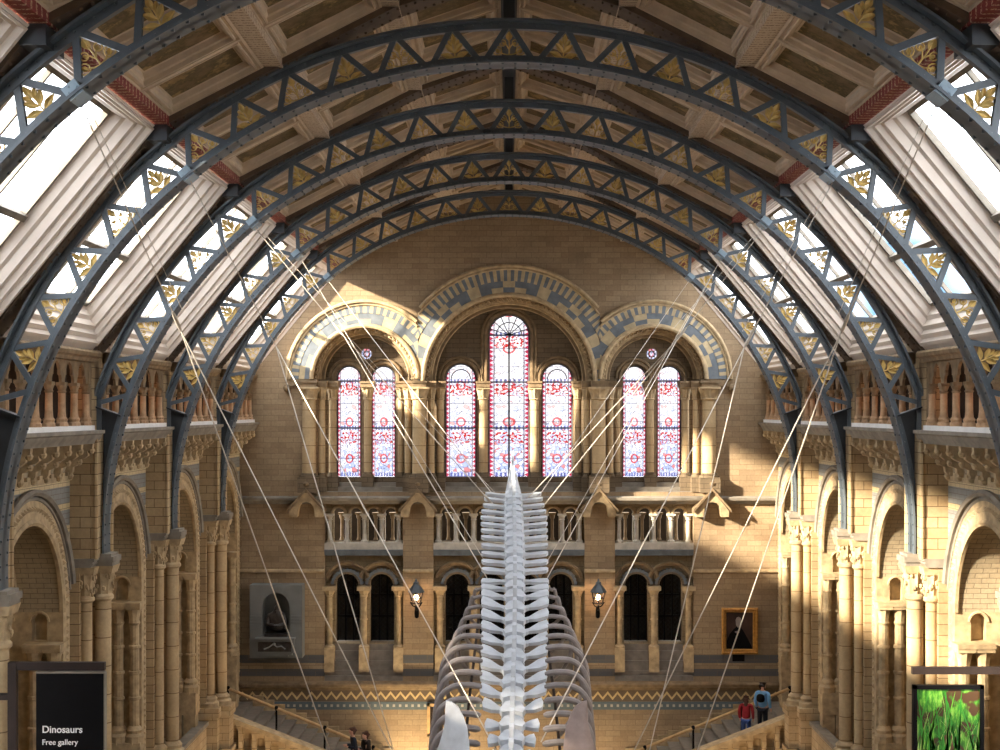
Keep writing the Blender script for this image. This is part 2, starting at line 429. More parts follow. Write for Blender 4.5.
# ------------------------------------------------------------ bay archway (mouldings round one arch)
def archway(s, c):
    mp = SIDE(s); side = 'left' if s < 0 else 'right'
    t = thing('bay_archway', '', 'archway', (s*WX, c, -10.4), 'round archways along the side walls')
    m = MB(mp); m.arc(c, SPR, 2.62, -1.36, 1.36, .09, .075, 40, 6)
    m.arc(c, SPR, 2.50, -1.40, 1.40, .05, .04, 40, 5); link('hood_mould', m, 'ledge', t)
    m = MB(mp); m.ring(c, SPR, 2.03, 2.48, -PI/2, PI/2, 0, .05, 40)
    m.box(c-2.48, c-2.03, -9.05, SPR, 0, .05); m.box(c+2.03, c+2.48, -9.05, SPR, 0, .05)
    for k in range(46):                                    # dog-tooth ornament
        a = -1.5 + 3.0*k/45; u, v = c+2.3*math.sin(a), SPR+2.3*math.cos(a)
        h = .055; i = m.add([(u-h, v-h, .05), (u+h, v-h, .05), (u+h, v+h, .05), (u-h, v+h, .05), (u, v, .12)])
        for q in ((0,1,4),(1,2,4),(2,3,4),(3,0,4)): m.face([i+k2 for k2 in q])
    for sd in (-1, 1):
        for k in range(32):
            u, v = c+sd*2.3, SPR-.15-.15*k; h = .05
            i = m.add([(u-h, v-h, .05), (u+h, v-h, .05), (u+h, v+h, .05), (u-h, v+h, .05), (u, v, .11)])
            for q in ((0,1,4),(1,2,4),(2,3,4),(3,0,4)): m.face([i+k2 for k2 in q])
    link('archivolt', m, 'trimst', t)
    m = MB(mp); m.arc(c, SPR, 2.03, -PI/2, PI/2, .03, .07, 36, 6); m.arc(c, SPR, 2.02, -PI/2, PI/2, -.95, .06, 36, 6); link('edge_roll', m, 'trimst', t)
    for sd in (-1, 1):                                     # jamb with a small arched niche above the capitals
        q = MB(lambda u, v, w, s=s: (s*u, w, v)); cx = 9.87
        nh = [(cx-.16, -4.86), (cx-.16, -4.45)] + [(cx+.16*math.sin(-PI/2+PI*k/10), -4.45+.16*math.cos(-PI/2+PI*k/10)) for k in range(1, 10)] + [(cx+.16, -4.45), (cx+.16, -4.86)]
        yn = c+sd*2.03; yb = c+sd*2.35
        q.prism([(WX+.0, -10.4), (WX+.0, SPR+.02), (WX+1.28, SPR+.02), (WX+1.28, -10.4)], yn, yn+sd*.22, 0, [nh]); q.box(WX+.05, WX+1.25, -10.4, SPR, yn+sd*.22, yb)
        q.arc(cx, -4.45, .20, -PI/2, PI/2, yn-sd*.01, .03, 12, 6)
        link('jamb', q, 'trimst', t)
    for sd in (-1, 1):
        for (du, w) in ((1.82, -.08), (1.82, -.48)):
            u = c+sd*du
            sh = MB(mp); prof = [(.125, -8.0)]
            for zz in (-7.3, -6.65, -6.0):
                prof += [(.12, zz-.05), (.155, zz-.03), (.155, zz+.03), (.12, zz+.05)]
            prof += [(.115, -5.42)]
            sh.lathe(prof, u, 0, w, 10); o = link('colonnette', sh, 'trimst', t)
            cp = MB(mp); cp.lathe([(.12,-5.45),(.15,-5.39),(.13,-5.33),(.17,-5.12),(.21,-5.04)], u, 0, w, 10, mod=[0,0,.1,.12,0])
            cp.box(u-.22, u+.24, -5.04, -4.96, w-.19, w+.19); cp.box(u-.24, u+.26, -4.96, -4.87, w-.2, w+.2); link('capital', cp, 'trimst', o)
            bs = MB(mp); bs.lathe([(.25,-8.45),(.25,-8.25),(.19,-8.18),(.21,-8.1),(.14,-8.0)], u, 0, w, 10); bs.box(u-.24, u+.24, -9.05, -8.4, w-.2, w+.2); bs.box(u-.2, u+.2, -10.4, -9.0, w-.18, w+.18)
            link('base', bs, 'trimst', o)
    return t

# ------------------------------------------------------------ gallery arcade above each bay
def arcade(s, c, half=2.85, n=3, pitch=.83):
    mp = SIDE(s)
    t = thing('gallery_arcade', '', 'arcade', (s*9.0, c, -.45), 'upper gallery arcades')
    a, b = c-half, c+half
    m = MB(mp)                                             # ledge with a moulded edge
    m.prism_u([(-.43,-.1),(-.43,.70),(-.50,.70),(-.53,.64),(-.60,.62),(-.66,.56),(-.72,.54),(-.72,-.1)], a, b)
    link('ledge', m, 'ledge', t)
    m = MB(mp); m.box(a+.28, b-.28, -.43, -.33, .20, .56); link('sill', m, 'sill', t)
    top = 1.06; P = [(a, top), (a, -.43), (a+.30, -.43), (a+.30, .55)]
    us = [c+pitch*k for k in range(-n, n+1)]
    edges = [a+.30] + us + [b-.30]
    for i in range(len(edges)-1):
        l = edges[i] + (.10 if i else 0); r = edges[i+1] - (.10 if i < len(edges)-2 else 0); md = (l+r)/2; h = (r-l)/2
        if i: P.append((l, .55))
        P += [(l, .62), (l+h*.14, .70), (l+h*.34, .72), (l+h*.32, .82), (l+h*.55, .92), (md, 1.0), (r-h*.55, .92), (r-h*.32, .82), (r-h*.34, .72), (r-h*.14, .70), (r, .62)]
        if i < len(edges)-2: P.append((r, .55))
    P += [(b-.30, .55), (b-.30, -.43), (b, -.43), (b, top)]
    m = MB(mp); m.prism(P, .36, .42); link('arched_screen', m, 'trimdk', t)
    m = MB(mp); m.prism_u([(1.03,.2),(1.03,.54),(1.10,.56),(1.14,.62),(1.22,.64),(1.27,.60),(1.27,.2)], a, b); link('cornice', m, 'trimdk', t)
    for u in us:
        m = MB(mp); m.lathe([(.088,-.16),(.076,-.02),(.072,.36)], u, 0, .39, 10); o = link('column', m, 'terracol', t)
        m = MB(mp); m.lathe([(.13,-.33),(.13,-.27),(.105,-.24),(.12,-.19),(.095,-.15)], u, 0, .39, 10); link('base', m, 'terracol', o)
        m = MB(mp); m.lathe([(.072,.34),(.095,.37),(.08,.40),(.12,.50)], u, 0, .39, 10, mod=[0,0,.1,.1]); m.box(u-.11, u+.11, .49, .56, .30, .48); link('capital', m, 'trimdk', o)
    return t

def corbels(s, c, n=3, pitch=.8):
    mp = SIDE(s)
    t = thing('corbel_table', '', 'corbel table', (s*WX, c, -1.45), 'carved corbel tables under the gallery ledges')
    a, b = c-2.62, c+2.62
    us = [c+pitch*(k+.0) for k in range(-n, n+1)]
    for u in us:
        m = MB(mp)
        m.prism_u([(-.72,.36),(-.72,.58),(-.82,.57),(-.88,.47),(-.97,.48),(-1.03,.40),(-1.05,.30),(-1.14,.30),(-1.19,.22),(-1.21,.16),(-1.31,.15),(-1.38,.10),(-1.46,.10),(-1.46,.0),(-1.28,.0),(-1.14,.04),(-1.08,.16),(-.98,.19),(-.92,.30),(-.84,.33)], u-.07, u+.07)
        m.ball((u, -.86, .53), .085, 0, 8, 4); m.ball((u, -1.1, .27), .085, 0, 8, 4); m.ball((u, -1.40, .08), .085, 0, 8, 4)
        link('bracket', m, 'trimst', t)
    P = [(a, -.72), (a, -1.0)]
    ed = [a] + us + [b]
    for i in range(len(ed)-1):
        l, r = ed[i]+(.09 if i else 0), ed[i+1]-(.09 if i < len(ed)-2 else 0); md = (l+r)/2; h = (r-l)/2
        P += [(l, -1.02)] + [(md + h*.82*math.sin(x), -1.0 + h*.6*math.cos(x)) for x in (-PI/2, -1.0, -.5, 0, .5, 1.0, PI/2)] + [(r, -1.02)]
    P += [(b, -1.0), (b, -.72)]
    Q = [P[0]]
    for p in P[1:]:
        if (p[0]-Q[-1][0])**2+(p[1]-Q[-1][1])**2 > 1e-8: Q.append(p)
    m = MB(mp); m.prism(Q, .0, .07); link('small_arches', m, 'trimst', t)
    m = MB(mp); m.box(a, b, -1.5, -1.4, 0, .06)
    for k in range(14): m.box(a+.1+k*.37, a+.28+k*.37, -1.4, -1.32, 0, .07)
    link('string_course', m, 'trimst', t)
    return t

def pier(s, y):
    mp = SIDE(s)
    t = thing('clustered_pier', '', 'pier', (s*9.1, y, -16), 'clustered stone piers')
    m = MB(mp); m.box(y-.6, y+.6, -3.2, -.45, -.05, .56); m.box(y-.6, y+.6, -3.2, -.45, -.1, .0)
    for e in (-.6, .6): m.tube([(y+e, -3.2, .56), (y+e, -.5, .56)], .05, 8)
    m.box(y-.45, y+.45, -.45, 1.27, .1, .42)
    link('upper_block', m, 'pier', t)
    m = MB(mp); m.box(y-.62, y+.62, -9.06, -3.2, -.6, .21); link('core', m, 'pier', t)
    for (du, w, r, h) in ((0, .55, .175, .62), (-.40, .30, .125, .62), (.40, .30, .125, .62)):
        u = y+du
        m = MB(mp); m.lathe([(r, -8.72), (r, -4.12)], u, 0, w, 16); o = link('shaft', m, 'shaft', t)
        m = MB(mp); m.lathe([(r,-4.16),(r+.05,-4.11),(r+.05,-4.05),(r+.01,-4.0),(r+.02,-3.8),(r+.05,-3.6),(r+.08,-3.52)], u, 0, w, 24, mod=[0,0,0,.06,.12,.10,.02])
        rnd = random.Random(int(y*10)+int(du*10))
        for k in range(44):
            a = rnd.random()*2*PI; z = -3.98+.42*rnd.random(); rr = r+.025+.12*(z+3.98)
            m.ball((u+rr*math.cos(a), z, w+rr*math.sin(a)), .036, 0, 5, 3, (1, 1.6, 1))
        e = r+.07
        m.hexa([(u-e,-3.55,w-e),(u+e,-3.55,w-e),(u+e,-3.55,w+e),(u-e,-3.55,w+e),(u-e-.05,-3.38,w-e-.05),(u+e+.05,-3.38,w-e-.05),(u+e+.05,-3.38,w+e+.05),(u-e-.05,-3.38,w+e+.05)])
        link('capital', m, 'trimst', o)
        m = MB(mp); m.lathe([(r+.14,-9.06),(r+.14,-8.93),(r+.07,-8.88),(r+.09,-8.8),(r+.02,-8.72)], u, 0, w, 16); link('base', m, 'trimst', o)
    m = MB(mp)
    m.prism_u([(-3.38,-.1),(-3.38,.46),(-3.30,.52),(-3.27,.50),(-3.24,.55),(-3.19,.55),(-3.19,-.1)], y-.68, y+.68)
    m.box(y-.29, y+.29, -3.38, -3.30, .4, .83); m.box(y-.32, y+.32, -3.30, -3.18, .4, .86)
    link('abacus', m, 'ledge', t)
    m = MB(mp); m.box(y-.75, y+.75, -9.35, -9.06, -.6, .62); m.box(y-.38, y+.38, -9.35, -9.06, .5, .92)
    m.box(y-.70, y+.70, -16, -9.35, -.6, .56); m.box(y-.34, y+.34, -16, -9.35, .5, .86)
    m.box(y-.76, y+.76, -10.5, -10.35, -.5, .64); m.box(y-.4, y+.4, -10.5, -10.35, .5, .93)
    link('pedestal', m, 'side', t)
    return t

for s, side in ((-1, 'left'), (1, 'right')):
    base = {}
    for nm, fn, txt in (('a', archway, 'round archway with dog-tooth band, %s wall, '),
                        ('g', arcade, 'terracotta gallery columns under pointed arches, %s side, '),
                        ('c', corbels, 'carved corbel table under the %s gallery ledge, ')):
        c0 = BAYC[1]; first = fn(s, c0)
        for i, c in enumerate(BAYC[1:]):
            o = first if i == 0 else copy_tree(first, (0, c-c0, 0))
            o['label'] = (txt % side) + ORD[i]
    first = pier(s, RIBS[1])
    for i, y in enumerate(RIBS[1:]):
        o = first if i == 0 else copy_tree(first, (0, y-RIBS[1], 0))
        o['label'] = 'clustered stone pier with leafy capitals, %s side, %s' % (side, ORD[i])
    # parapets of the balconies between the piers
    mp = SIDE(s)
    def parapet(c):
        t = thing('balcony_parapet', '', 'parapet', (s*9.2, c, -10.6), 'balcony parapets between the piers')
        m = MB(mp); m.box(c-2.5, c+2.5, -10.5, -9.55, .05, .25); m.box(c-2.5, c+2.5, -10.75, -10.5, 0, .4); link('panel', m, 'side', t)
        m = MB(mp); m.box(c-2.5, c+2.5, -9.55, -9.43, 0, .32); link('coping', m, 'ledge', t)
        return t
    p0 = parapet(BAYC[1])
    for i, c in enumerate(BAYC[1:4]):
        o = p0 if i == 0 else copy_tree(p0, (0, c-BAYC[1], 0))
        o['label'] = 'low stone balcony parapet with flat coping on the %s, %s' % (side, ['nearest the camera', 'middle of the three', 'last before the staircase'][i])

# ============================================================ iron arches
def iron_arch(y):
    t = thing('iron_arch', '', 'arch', (0, y, -3.2), 'riveted iron arches across the nave')
    mp = lambda u, v, w: (u, y + w, v)                     # w: along the nave
    TH = math.asin(9.05/9.56)
    o = MB(mp); o.ring(0, RC, 9.41, 9.56, -TH, TH, -.06, .06, 96); o.ring(0, RC, 9.52, 9.56, -TH, TH, -.22, .22, 96)
    for s in (-1, 1): o.box(min(s*8.90, s*9.05), max(s*8.90, s*9.05), -3.17, RC+9.56*math.cos(TH), -.06, .06); o.box(min(s*9.01, s*9.05), max(s*9.01, s*9.05), -3.17, RC+9.56*math.cos(TH), -.22, .22)
    TB = PI/2 + .04
    i = MB(mp); i.ring(0, RC, 8.79, 8.95, -TB, TB, -.07, .07, 110); i.ring(0, RC, 8.79, 8.83, -TB, TB, -.25, .25, 110)
    for mb, r, T in ((o, 9.485, TH), (i, 8.88, TB)):
        N = 150
        for k in range(N+1):
            a = -T + 2*T*k/N; u, v = r*math.sin(a), RC+r*math.cos(a); h = .017
            j = mb.add([(u-h, v-h, -.07), (u+h, v-h, -.07), (u+h, v+h, -.07), (u-h, v+h, -.07), (u, v, -.095)])
            for q in ((0,1,4),(1,2,4),(2,3,4),(3,0,4)): mb.face([j+z for z in q])
    for k in range(130):                                   # rivets under the bottom flange
        a = -TB + 2*TB*k/129
        for w in (-.17, .17):
            u, v = 8.785*math.sin(a), RC+8.785*math.cos(a); i.box(u-.02, u+.02, v-.02, v+.02, w-.02, w+.02)
    link('outer_chord', o, 'iron', t); link('inner_chord', i, 'iron', t)
    def P(r, d): a = math.radians(d); return r*math.sin(a), RC + r*math.cos(a)
    for k in range(-12, 13):
        for e in (-.5, .5):
            if abs(k+e) > 12: continue
            (u0, v0), (u1, v1) = P(8.90, (k+e*.86)*6), P(9.46, (k+e*.06)*6)
            L = math.hypot(u1-u0, v1-v0); nx, nz = -(v1-v0)/L*.048, (u1-u0)/L*.048
            b = MB(mp); b.hexa([(u0+nx,v0+nz,-.045),(u1+nx,v1+nz,-.045),(u1-nx,v1-nz,-.045),(u0-nx,v0-nz,-.045),(u0+nx,v0+nz,.045),(u1+nx,v1+nz,.045),(u1-nx,v1-nz,.045),(u0-nx,v0-nz,.045)])
            link('brace', b, 'iron', t)
    for k in range(-11, 12):                               # gilded sprays in the triangles
        a = math.radians(k*6)
        def Q(x, z, w=0): r = 8.95+z; return (r*math.sin(a)+x*math.cos(a), RC+r*math.cos(a)-x*math.sin(a), w)
        b = MB(mp)
        b.tube([Q(0, 0), Q(.01, .2), Q(0, .33)], .014, 5)
        def leaf(x, z, ang, L, W):
            ca, sa = math.cos(ang), math.sin(ang)
            pts = [(0, 0, 0), (W*.8, L*.3, -.02), (W, L*.5, -.025), (W*.5, L*.8, -.02), (0, L, 0), (-W*.5, L*.8, -.02), (-W, L*.5, -.025), (-W*.8, L*.3, -.02)]
            q = [Q(x+px*ca+pz*sa, z-px*sa+pz*ca, w-.005) for px, pz, w in pts]
            j = b.add(q + [Q(x+L*.5*sa, z+L*.5*ca, .012)]); 
            for n in range(8): b.face((j+n, j+(n+1) % 8, j+8))
            j = b.add([(p[0], p[1], p[2]+.03) for p in q]); b.face([j+n for n in range(8)])
        if k % 2:
            leaf(0, .24, 0, .2, .05)
            for sx in (-1, 1):
                leaf(0, .10, sx*.75, .23, .05); leaf(0, .02, sx*1.25, .26, .05); leaf(sx*.02, .2, sx*.55, .16, .035)
        else:
            leaf(0, .26, 0, .17, .06)
            for sx in (-1, 1):
                b.tube([Q(0, .02), Q(sx*.1, .04), Q(sx*.2, .10)], .012, 5); b.tube([Q(0, .12), Q(sx*.05, .2), Q(sx*.11, .24)], .012, 5)
                for (cx, cz, r) in ((sx*.2, .09, .075), (sx*.11, .23, .055)):
                    b.tube([Q(cx+r*math.cos(z*PI/5), cz+r*math.sin(z*PI/5)) for z in range(10)], .012, 5, closed=True)
                    leaf(cx-sx*.03, cz-.04, sx*.6, r*1.3, r*.5)
        link('gilded_spray', b, 'gold', t)
    for s in (-1, 1):                                      # solid gusset legs standing on the piers
        g = [(s*8.98, .06), (s*8.90, -3.15)]
        for k in range(13):
            a = PI/2+.035 - k*(PI/2+.035-math.radians(72.6))/12; g.append((s*8.86*math.sin(a), RC+8.86*math.cos(a)))
        b = MB(mp); b.prism(g, -.03, .03)
        u0, v0 = s*8.86*math.sin(math.radians(72.6)), RC+8.86*math.cos(math.radians(72.6))
        b.hexa([(u0, v0, -.14), (s*9.0, .04, -.14), (s*9.0, .08, -.14), (u0, v0+.04, -.14), (u0, v0, .14), (s*9.0, .04, .14), (s*9.0, .08, .14), (u0, v0+.04, .14)])
        link('gusset_leg', b, 'irondk', t)
        b = MB(mp); b.box(min(s*8.62,s*9.1), max(s*8.62,s*9.1), -3.19, -3.12, -.3, .3); link('foot_plate', b, 'ledge', t)
        u, v = P(8.86, s*39); b = MB(mp)
        ca, sa = math.cos(math.radians(s*39)), math.sin(math.radians(s*39))
        b.hexa([(u+x*ca+z*sa, v-x*sa+z*ca, w) for w in (-.22, .22) for x, z in ((-.11,-.10),(.11,-.10),(.11,.10),(-.11,.10))])
        for x, z in ((-.05,-.04),(.05,-.04),(.05,.04),(-.05,.04)): b.box(u+x-.013, u+x+.013, v+z-.013, v+z+.013, -.235, -.2)
        link('cable_clamp', b, M['clamp'], t)
        b = MB(mp); b.box(min(s*5.86,s*6.2), max(s*5.86,s*6.2), 4.62, 5.02, -.38, .38); link('beam_shoe', b, 'irondk', t)
    b = MB(mp); b.box(-.1, .1, 6.74, 7.6, -.12, .12); link('ridge_hanger', b, 'irondk', t)
    return t
M['clamp'] = plain('light_blue_clamp', rgb(150, 170, 184), .4, 0., .05, 3, .02)
first = iron_arch(RIBS[1])
arch_lab = ['cut off by the top of the photo', 'nearest one seen from crown to foot', 'second complete one counting from the camera', 'third complete one, last but one before the end wall', 'farthest, framing the end wall']
for i, y in enumerate(RIBS):
    o = first if i == 1 else copy_tree(first, (0, y-RIBS[1], 0))
    o['label'] = 'slate-blue iron arch with gilded leaves, ' + arch_lab[i]

# ============================================================ ceiling and rooflights
PTS = [(9.0, 1.3), (6.0, 4.95), (4.06, 5.95), (2.03, 6.98), (0.0, 7.68)]
def SEG(s, k):
    (x0, z0), (x1, z1) = PTS[k], PTS[k+1]; L = math.hypot(x1-x0, z1-z0); ex_, ez_ = (x1-x0)/L, (z1-z0)/L
    return L, (lambda u, v, w: (s*(x0+u*ex_+v*ez_), w, z0+u*ez_-v*ex_))       # v: outward, up

def loops(mb, u0, u1, w0, w1, steps, lastm=1, low=1.0, high=1.0):
    prev = None
    for (ins, d) in steps:
        i = mb.add([(u0+ins*low, d, w0+ins), (u1-ins*high, d, w0+ins), (u1-ins*high, d, w1-ins), (u0+ins*low, d, w1-ins)])
        if prev is not None:
            for q in range(4): mb.face((prev+q, prev+(q+1) % 4, i+(q+1) % 4, i+q), 0)
        prev = i
    if lastm is not None: mb.face((prev, prev+1, prev+2, prev+3), lastm)

STEP = [(0,0),(.05,0),(.065,.04),(.10,.04),(.115,.0),(.145,.0),(.16,.07),(.20,.09),(.22,.17),(.26,.18)]
SKY = [(0,0),(.10,0),(.12,-.05),(.20,-.05),(.23,.04),(.32,.06),(.35,.16),(.44,.18),(.48,.32),(.56,.36),(.62,.55),(.70,.56)]
def ceiling_bay(s, y0, y1):
    side = 'left' if s < 0 else 'right'
    t = thing('ceiling', None, None, (s*3.0, (y0+y1)/2, 5.0), None, 'structure')
    a, b = y0+.33, y1-.33; n = 3; p = (b-a)/n
    for k in (1, 2, 3):
        L, mp = SEG(s, k)
        for j in range(n):
            m = MB(mp); loops(m, .16, L-.16, a+p*j+.0, a+p*(j+1)-.0, STEP, 1)
            link('coffer', m, ['beige', 'panel'], t)
    return t
def skylight(s, y0, y1, i):
    t = thing('rooflight', '', 'rooflight', (s*8.6, (y0+y1)/2, 1.6), 'sloping rooflights')
    a, b = y0+.33, y1-.33; L, mp = SEG(s, 0)
    m = MB(mp); loops(m, 0, L-.1, a, b, SKY, None, 1.1, .45); link('moulded_frame', m, 'white', t)
    u0, u1, w0, w1 = .70*1.1, L-.1-.70*.45, a+.70, b-.70; d = .56
    m = MB(mp); cut = u0 + (u1-u0)*.36
    m.box(cut-.06, cut+.06, d-.10, d+.06, w0, w1)
    for q in (1, 2): c = w0+(w1-w0)*q/3; m.box(u0, u1, d-.03, d+.05, c-.035, c+.035)
    for e in (w0, w1): m.box(u0, u1, d-.05, d+.06, e-.04, e+.04)
    for e in (u0, u1): m.box(e-.04, e+.04, d-.05, d+.06, w0, w1)
    link('glazing_bars', m, 'ledge', t)
    for q in range(3):
        for (x0, x1) in ((u0, cut), (cut, u1)):
            m = MB(mp); m.box(x0+.03, x1-.03, d, d+.012, w0+(w1-w0)*q/3+.03, w0+(w1-w0)*(q+1)/3-.03); link('pane', m, 'glass', t)
    return t
YS = [-.78, 5.72, 12.22] + RIBS + [YE+.35]
for s, side in ((-1, 'left'), (1, 'right')):
    c0 = ceiling_bay(s, RIBS[1], RIBS[2]); s0 = skylight(s, RIBS[1], RIBS[2], 0)
    names = {3: 'at the upper corner of the photo', 4: 'second from the camera', 5: 'third from the camera', 6: 'fourth from the camera', 7: 'farthest, beside the end wall', 2: 'in front of the nearest arch', 1: 'over the camera', 0: 'behind the camera'}
    for i in range(len(YS)-1):
        dy = YS[i]-RIBS[1]
        oc, os_ = (c0, s0) if abs(dy) < 1e-6 else (copy_tree(c0, (0, dy, 0)), copy_tree(s0, (0, dy, 0)))
        os_['label'] = 'white-framed sloping rooflight on the %s, %s' % (side, names[i])
    # rafters behind every arch, and the ceiling's outer skin
    for i, y in enumerate(YS[:-1]):
        m = MB(lambda u, v, w: (u, w, v))
        for k in range(4):
            L, mp = SEG(s, k); q = MB(mp); q.box(-.05, L+.05, -.10 if k else -.06, .75, y-.34, y+.34)
            for z in range(int(L/.16)):
                for dw in (-.24, .24): q.box(.08+z*.16-.02, .08+z*.16+.02, -.13 if k else -.09, -.05, y+dw-.02, y+dw+.02)
            j = len(m.v); m.v += q.v; m.f += [tuple(j+x for x in f) for f in q.f]; m.mi += q.mi
        struct('ceiling_rafter', m, 'rafter')
    m = MB(lambda u, v, w: (u, w, v))
    for k in (1, 2, 3):
        L, mp = SEG(s, k); q = MB(mp); q.box(-.25, L+.2, .55, .8, YS[0]-.3, YE+.6); j = len(m.v); m.v += q.v; m.f += [tuple(j+x for x in f) for f in q.f]; m.mi += q.mi
    struct('ceiling_outer', m, 'rafter')
    # purlins
    for k, nm, mt, lab, wd in ((1, 'red_purlin', 'redpurlin', 'dark red stencilled roof beam above the rooflights on the %s' % side, .17),
                           (2, 'painted_purlin', 'dotpurlin', 'beige stencilled roof beam on the %s, the lower of two' % side, .17),
                           (3, 'painted_purlin', 'dotpurlin', 'beige stencilled roof beam on the %s, the one nearer the ridge' % side, .15)):
        x, z = PTS[k]; m = MB(WORLD)
        m.box(min(s*(x-wd), s*(x+wd)), max(s*(x-wd), s*(x+wd)), z-.06, z+.4, YS[0], YE)
        o = single(nm, m, mt, lab, 'beam', (s*x, YS[0], z), None)
m = MB(WORLD); m.box(-.11, .11, 7.25, 7.8, YS[0], YE); m.box(-.3, .3, 7.72, 7.9, YS[0], YE)
single('ridge_beam', m, 'irondk', 'dark iron beam running along the ridge of the roof', 'beam', (0, YS[0], 7.3))
m = MB(WORLD); m.box(-14.5, 14.5, -16.3, -16, YS[0]-4, YE+2); struct('floor', m, 'floor')
m = MB(WORLD); m.prism([(-14.5, -16), (-14.5, 1.4), (-9.25, 1.4), (-6.15, 5.3), (0, 8.2), (6.15, 5.3), (9.25, 1.4), (14.5, 1.4), (14.5, -16)], YS[0]-.3, YS[0]-.0); struct('wall_back', m, 'far')
# ============================================================ end wall
def opn(c, half, py_bot, py_spring, r=None, n=20):
    """arched opening in the end wall, sizes in photo pixels at the wall's distance"""
    r = r if r else half
    P = [(c*K-half*K, ez(py_bot))]
    if r != half: P.append((c*K-half*K, ez(py_spring)-.01))
    for k in range(n+1):
        a = -PI/2 + PI*k/n; P.append((c*K + r*K*math.sin(a), ez(py_spring) + r*K*math.cos(a)))
    if r != half: P.append((c*K+half*K, ez(py_spring)-.01))
    P.append((c*K+half*K, ez(py_bot))); return P
def rect(c0, c1, p0, p1): return [(c0*K, ez(p1)), (c0*K, ez(p0)), (c1*K, ez(p0)), (c1*K, ez(p1))]
SA = 144.3
big = [opn(0, 83, 492, 381, 87, 40), opn(-SA, 48, 492, 379, 54, 28), opn(SA, 48, 492, 379, 54, 28)]
panels = [rect(-184.5, -106, 504.5, 681), rect(-75.5, 75.5, 504.5, 681), rect(106, 184.5, 504.5, 681)]
w = MB(FAR)
w.prism([(-9.75, -16), (-9.75, -.4), (-9.25, 1.35), (-6.15, 5.2), (0, 8.0), (6.15, 5.2), (9.25, 1.35), (9.75, -.4), (9.75, -16)], -.35, 0, 0, big+panels)
struct('wall_far', w, 'far')
# window wall, set back inside the three big arches
oc = [(c*K + 6.8*K*math.cos(2*PI*q/16), ez(354)+6.8*K*math.sin(2*PI*q/16)) for c in (-142.4, 142.7) for q in range(16)]
WIN = [(0, 20.5, 335, 477)] + [(c, 15.5, 379, 477) for c in (-48.2, 48.2)] + [(c, 12.2, 378, 477) for c in (-160, -125.5, 125.5, 160)]
holes = [opn(c, h, b, sp, None, 20) for c, h, sp, b in WIN] + [oc[:16], oc[16:]]
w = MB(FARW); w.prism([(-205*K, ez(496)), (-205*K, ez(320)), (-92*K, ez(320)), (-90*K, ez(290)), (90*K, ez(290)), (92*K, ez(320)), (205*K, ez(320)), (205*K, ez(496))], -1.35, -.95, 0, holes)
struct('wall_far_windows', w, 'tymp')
w = MB(FARW); w.box(-205*K, 205*K, ez(498), ez(490), -1.3, -.05)
for k, (p0, p1, d) in enumerate(((490, 486, -.35), (486, 482, -.65))): 
    for a, b in ((-83, 83), (-192, -96), (96, 192)): w.box(a*K, b*K, ez(p0), ez(p1), -1.0, d)
struct('wall_far_sill', w, 'ledge')

win_lab = ['tall round-headed stained glass window, the central and highest', 'stained glass window just left of the tall central one', 'stained glass window just right of the tall central one',
           'outermost stained glass window on the left', 'right-hand window of the stained glass pair on the left', 'left-hand window of the stained glass pair on the right', 'outermost stained glass window on the right']
for i, (c, h, sp, b) in enumerate(WIN):
    g = MB(FARW); P = opn(c, h-.3, b-.3, sp, None, 24); g.prism(P, -1.22, -1.20)
    u0, v0 = (c-h)*K, ez(b)
    fr = MB(FARW)
    pts = opn(c, h, b, sp, None, 24); fr.tube([(p[0], p[1], -1.15) for p in pts], .045, 4, closed=True)
    for py in ([335, 382, 428] if i == 0 else [sp+3, 428]): fr.box((c-h)*K, (c+h)*K, ez(py)-.025, ez(py)+.025, -1.19, -1.13)
    if i == 0:
        fr.box(-.03, .03, ez(b), ez(335), -1.19, -1.13)
        for a in range(-3, 4): fr.tube([(0, ez(335), -1.16), (h*K*math.sin(a*.42), ez(335)+h*K*math.cos(a*.42), -1.16)], .016, 4)
    if i < 3: fr.arc(c*K, ez(sp), h*K*.62, -PI/2, PI/2, -1.16, .018, 16, 4)
    o = link('window_%d' % (i+1), fr, 'irondk', None); o['kind'] = 'structure'; o['label'] = win_lab[i]
    sc = 2*h*K
    gl = link('stained_glass', g, 'stained' if i % 2 == 0 else 'stained2', o, uv=lambda co, u0=u0, v0=v0, sc=sc: ((co[0]/1.021-u0)/sc, co[2]/1.021-v0))
    m = MB(FARW)                                            # moulding round the opening
    cc, r = c*K, h*K
    m.arc(cc, ez(sp), r+.10, -PI/2, PI/2, -.93, .07, 24, 6); m.arc(cc, ez(sp), r+.22, -PI/2, PI/2, -.90, .05, 24, 6)
    for sd in (-1, 1):
        m.tube([(cc+sd*(r+.10), ez(sp), -.93), (cc+sd*(r+.10), ez(b), -.93)], .07, 6)
        m.tube([(cc+sd*(r+.22), ez(sp), -.90), (cc+sd*(r+.22), ez(381 if i == 0 else sp), -.90)], .05, 6)
    link('window_moulding', m, 'trimdk', o)
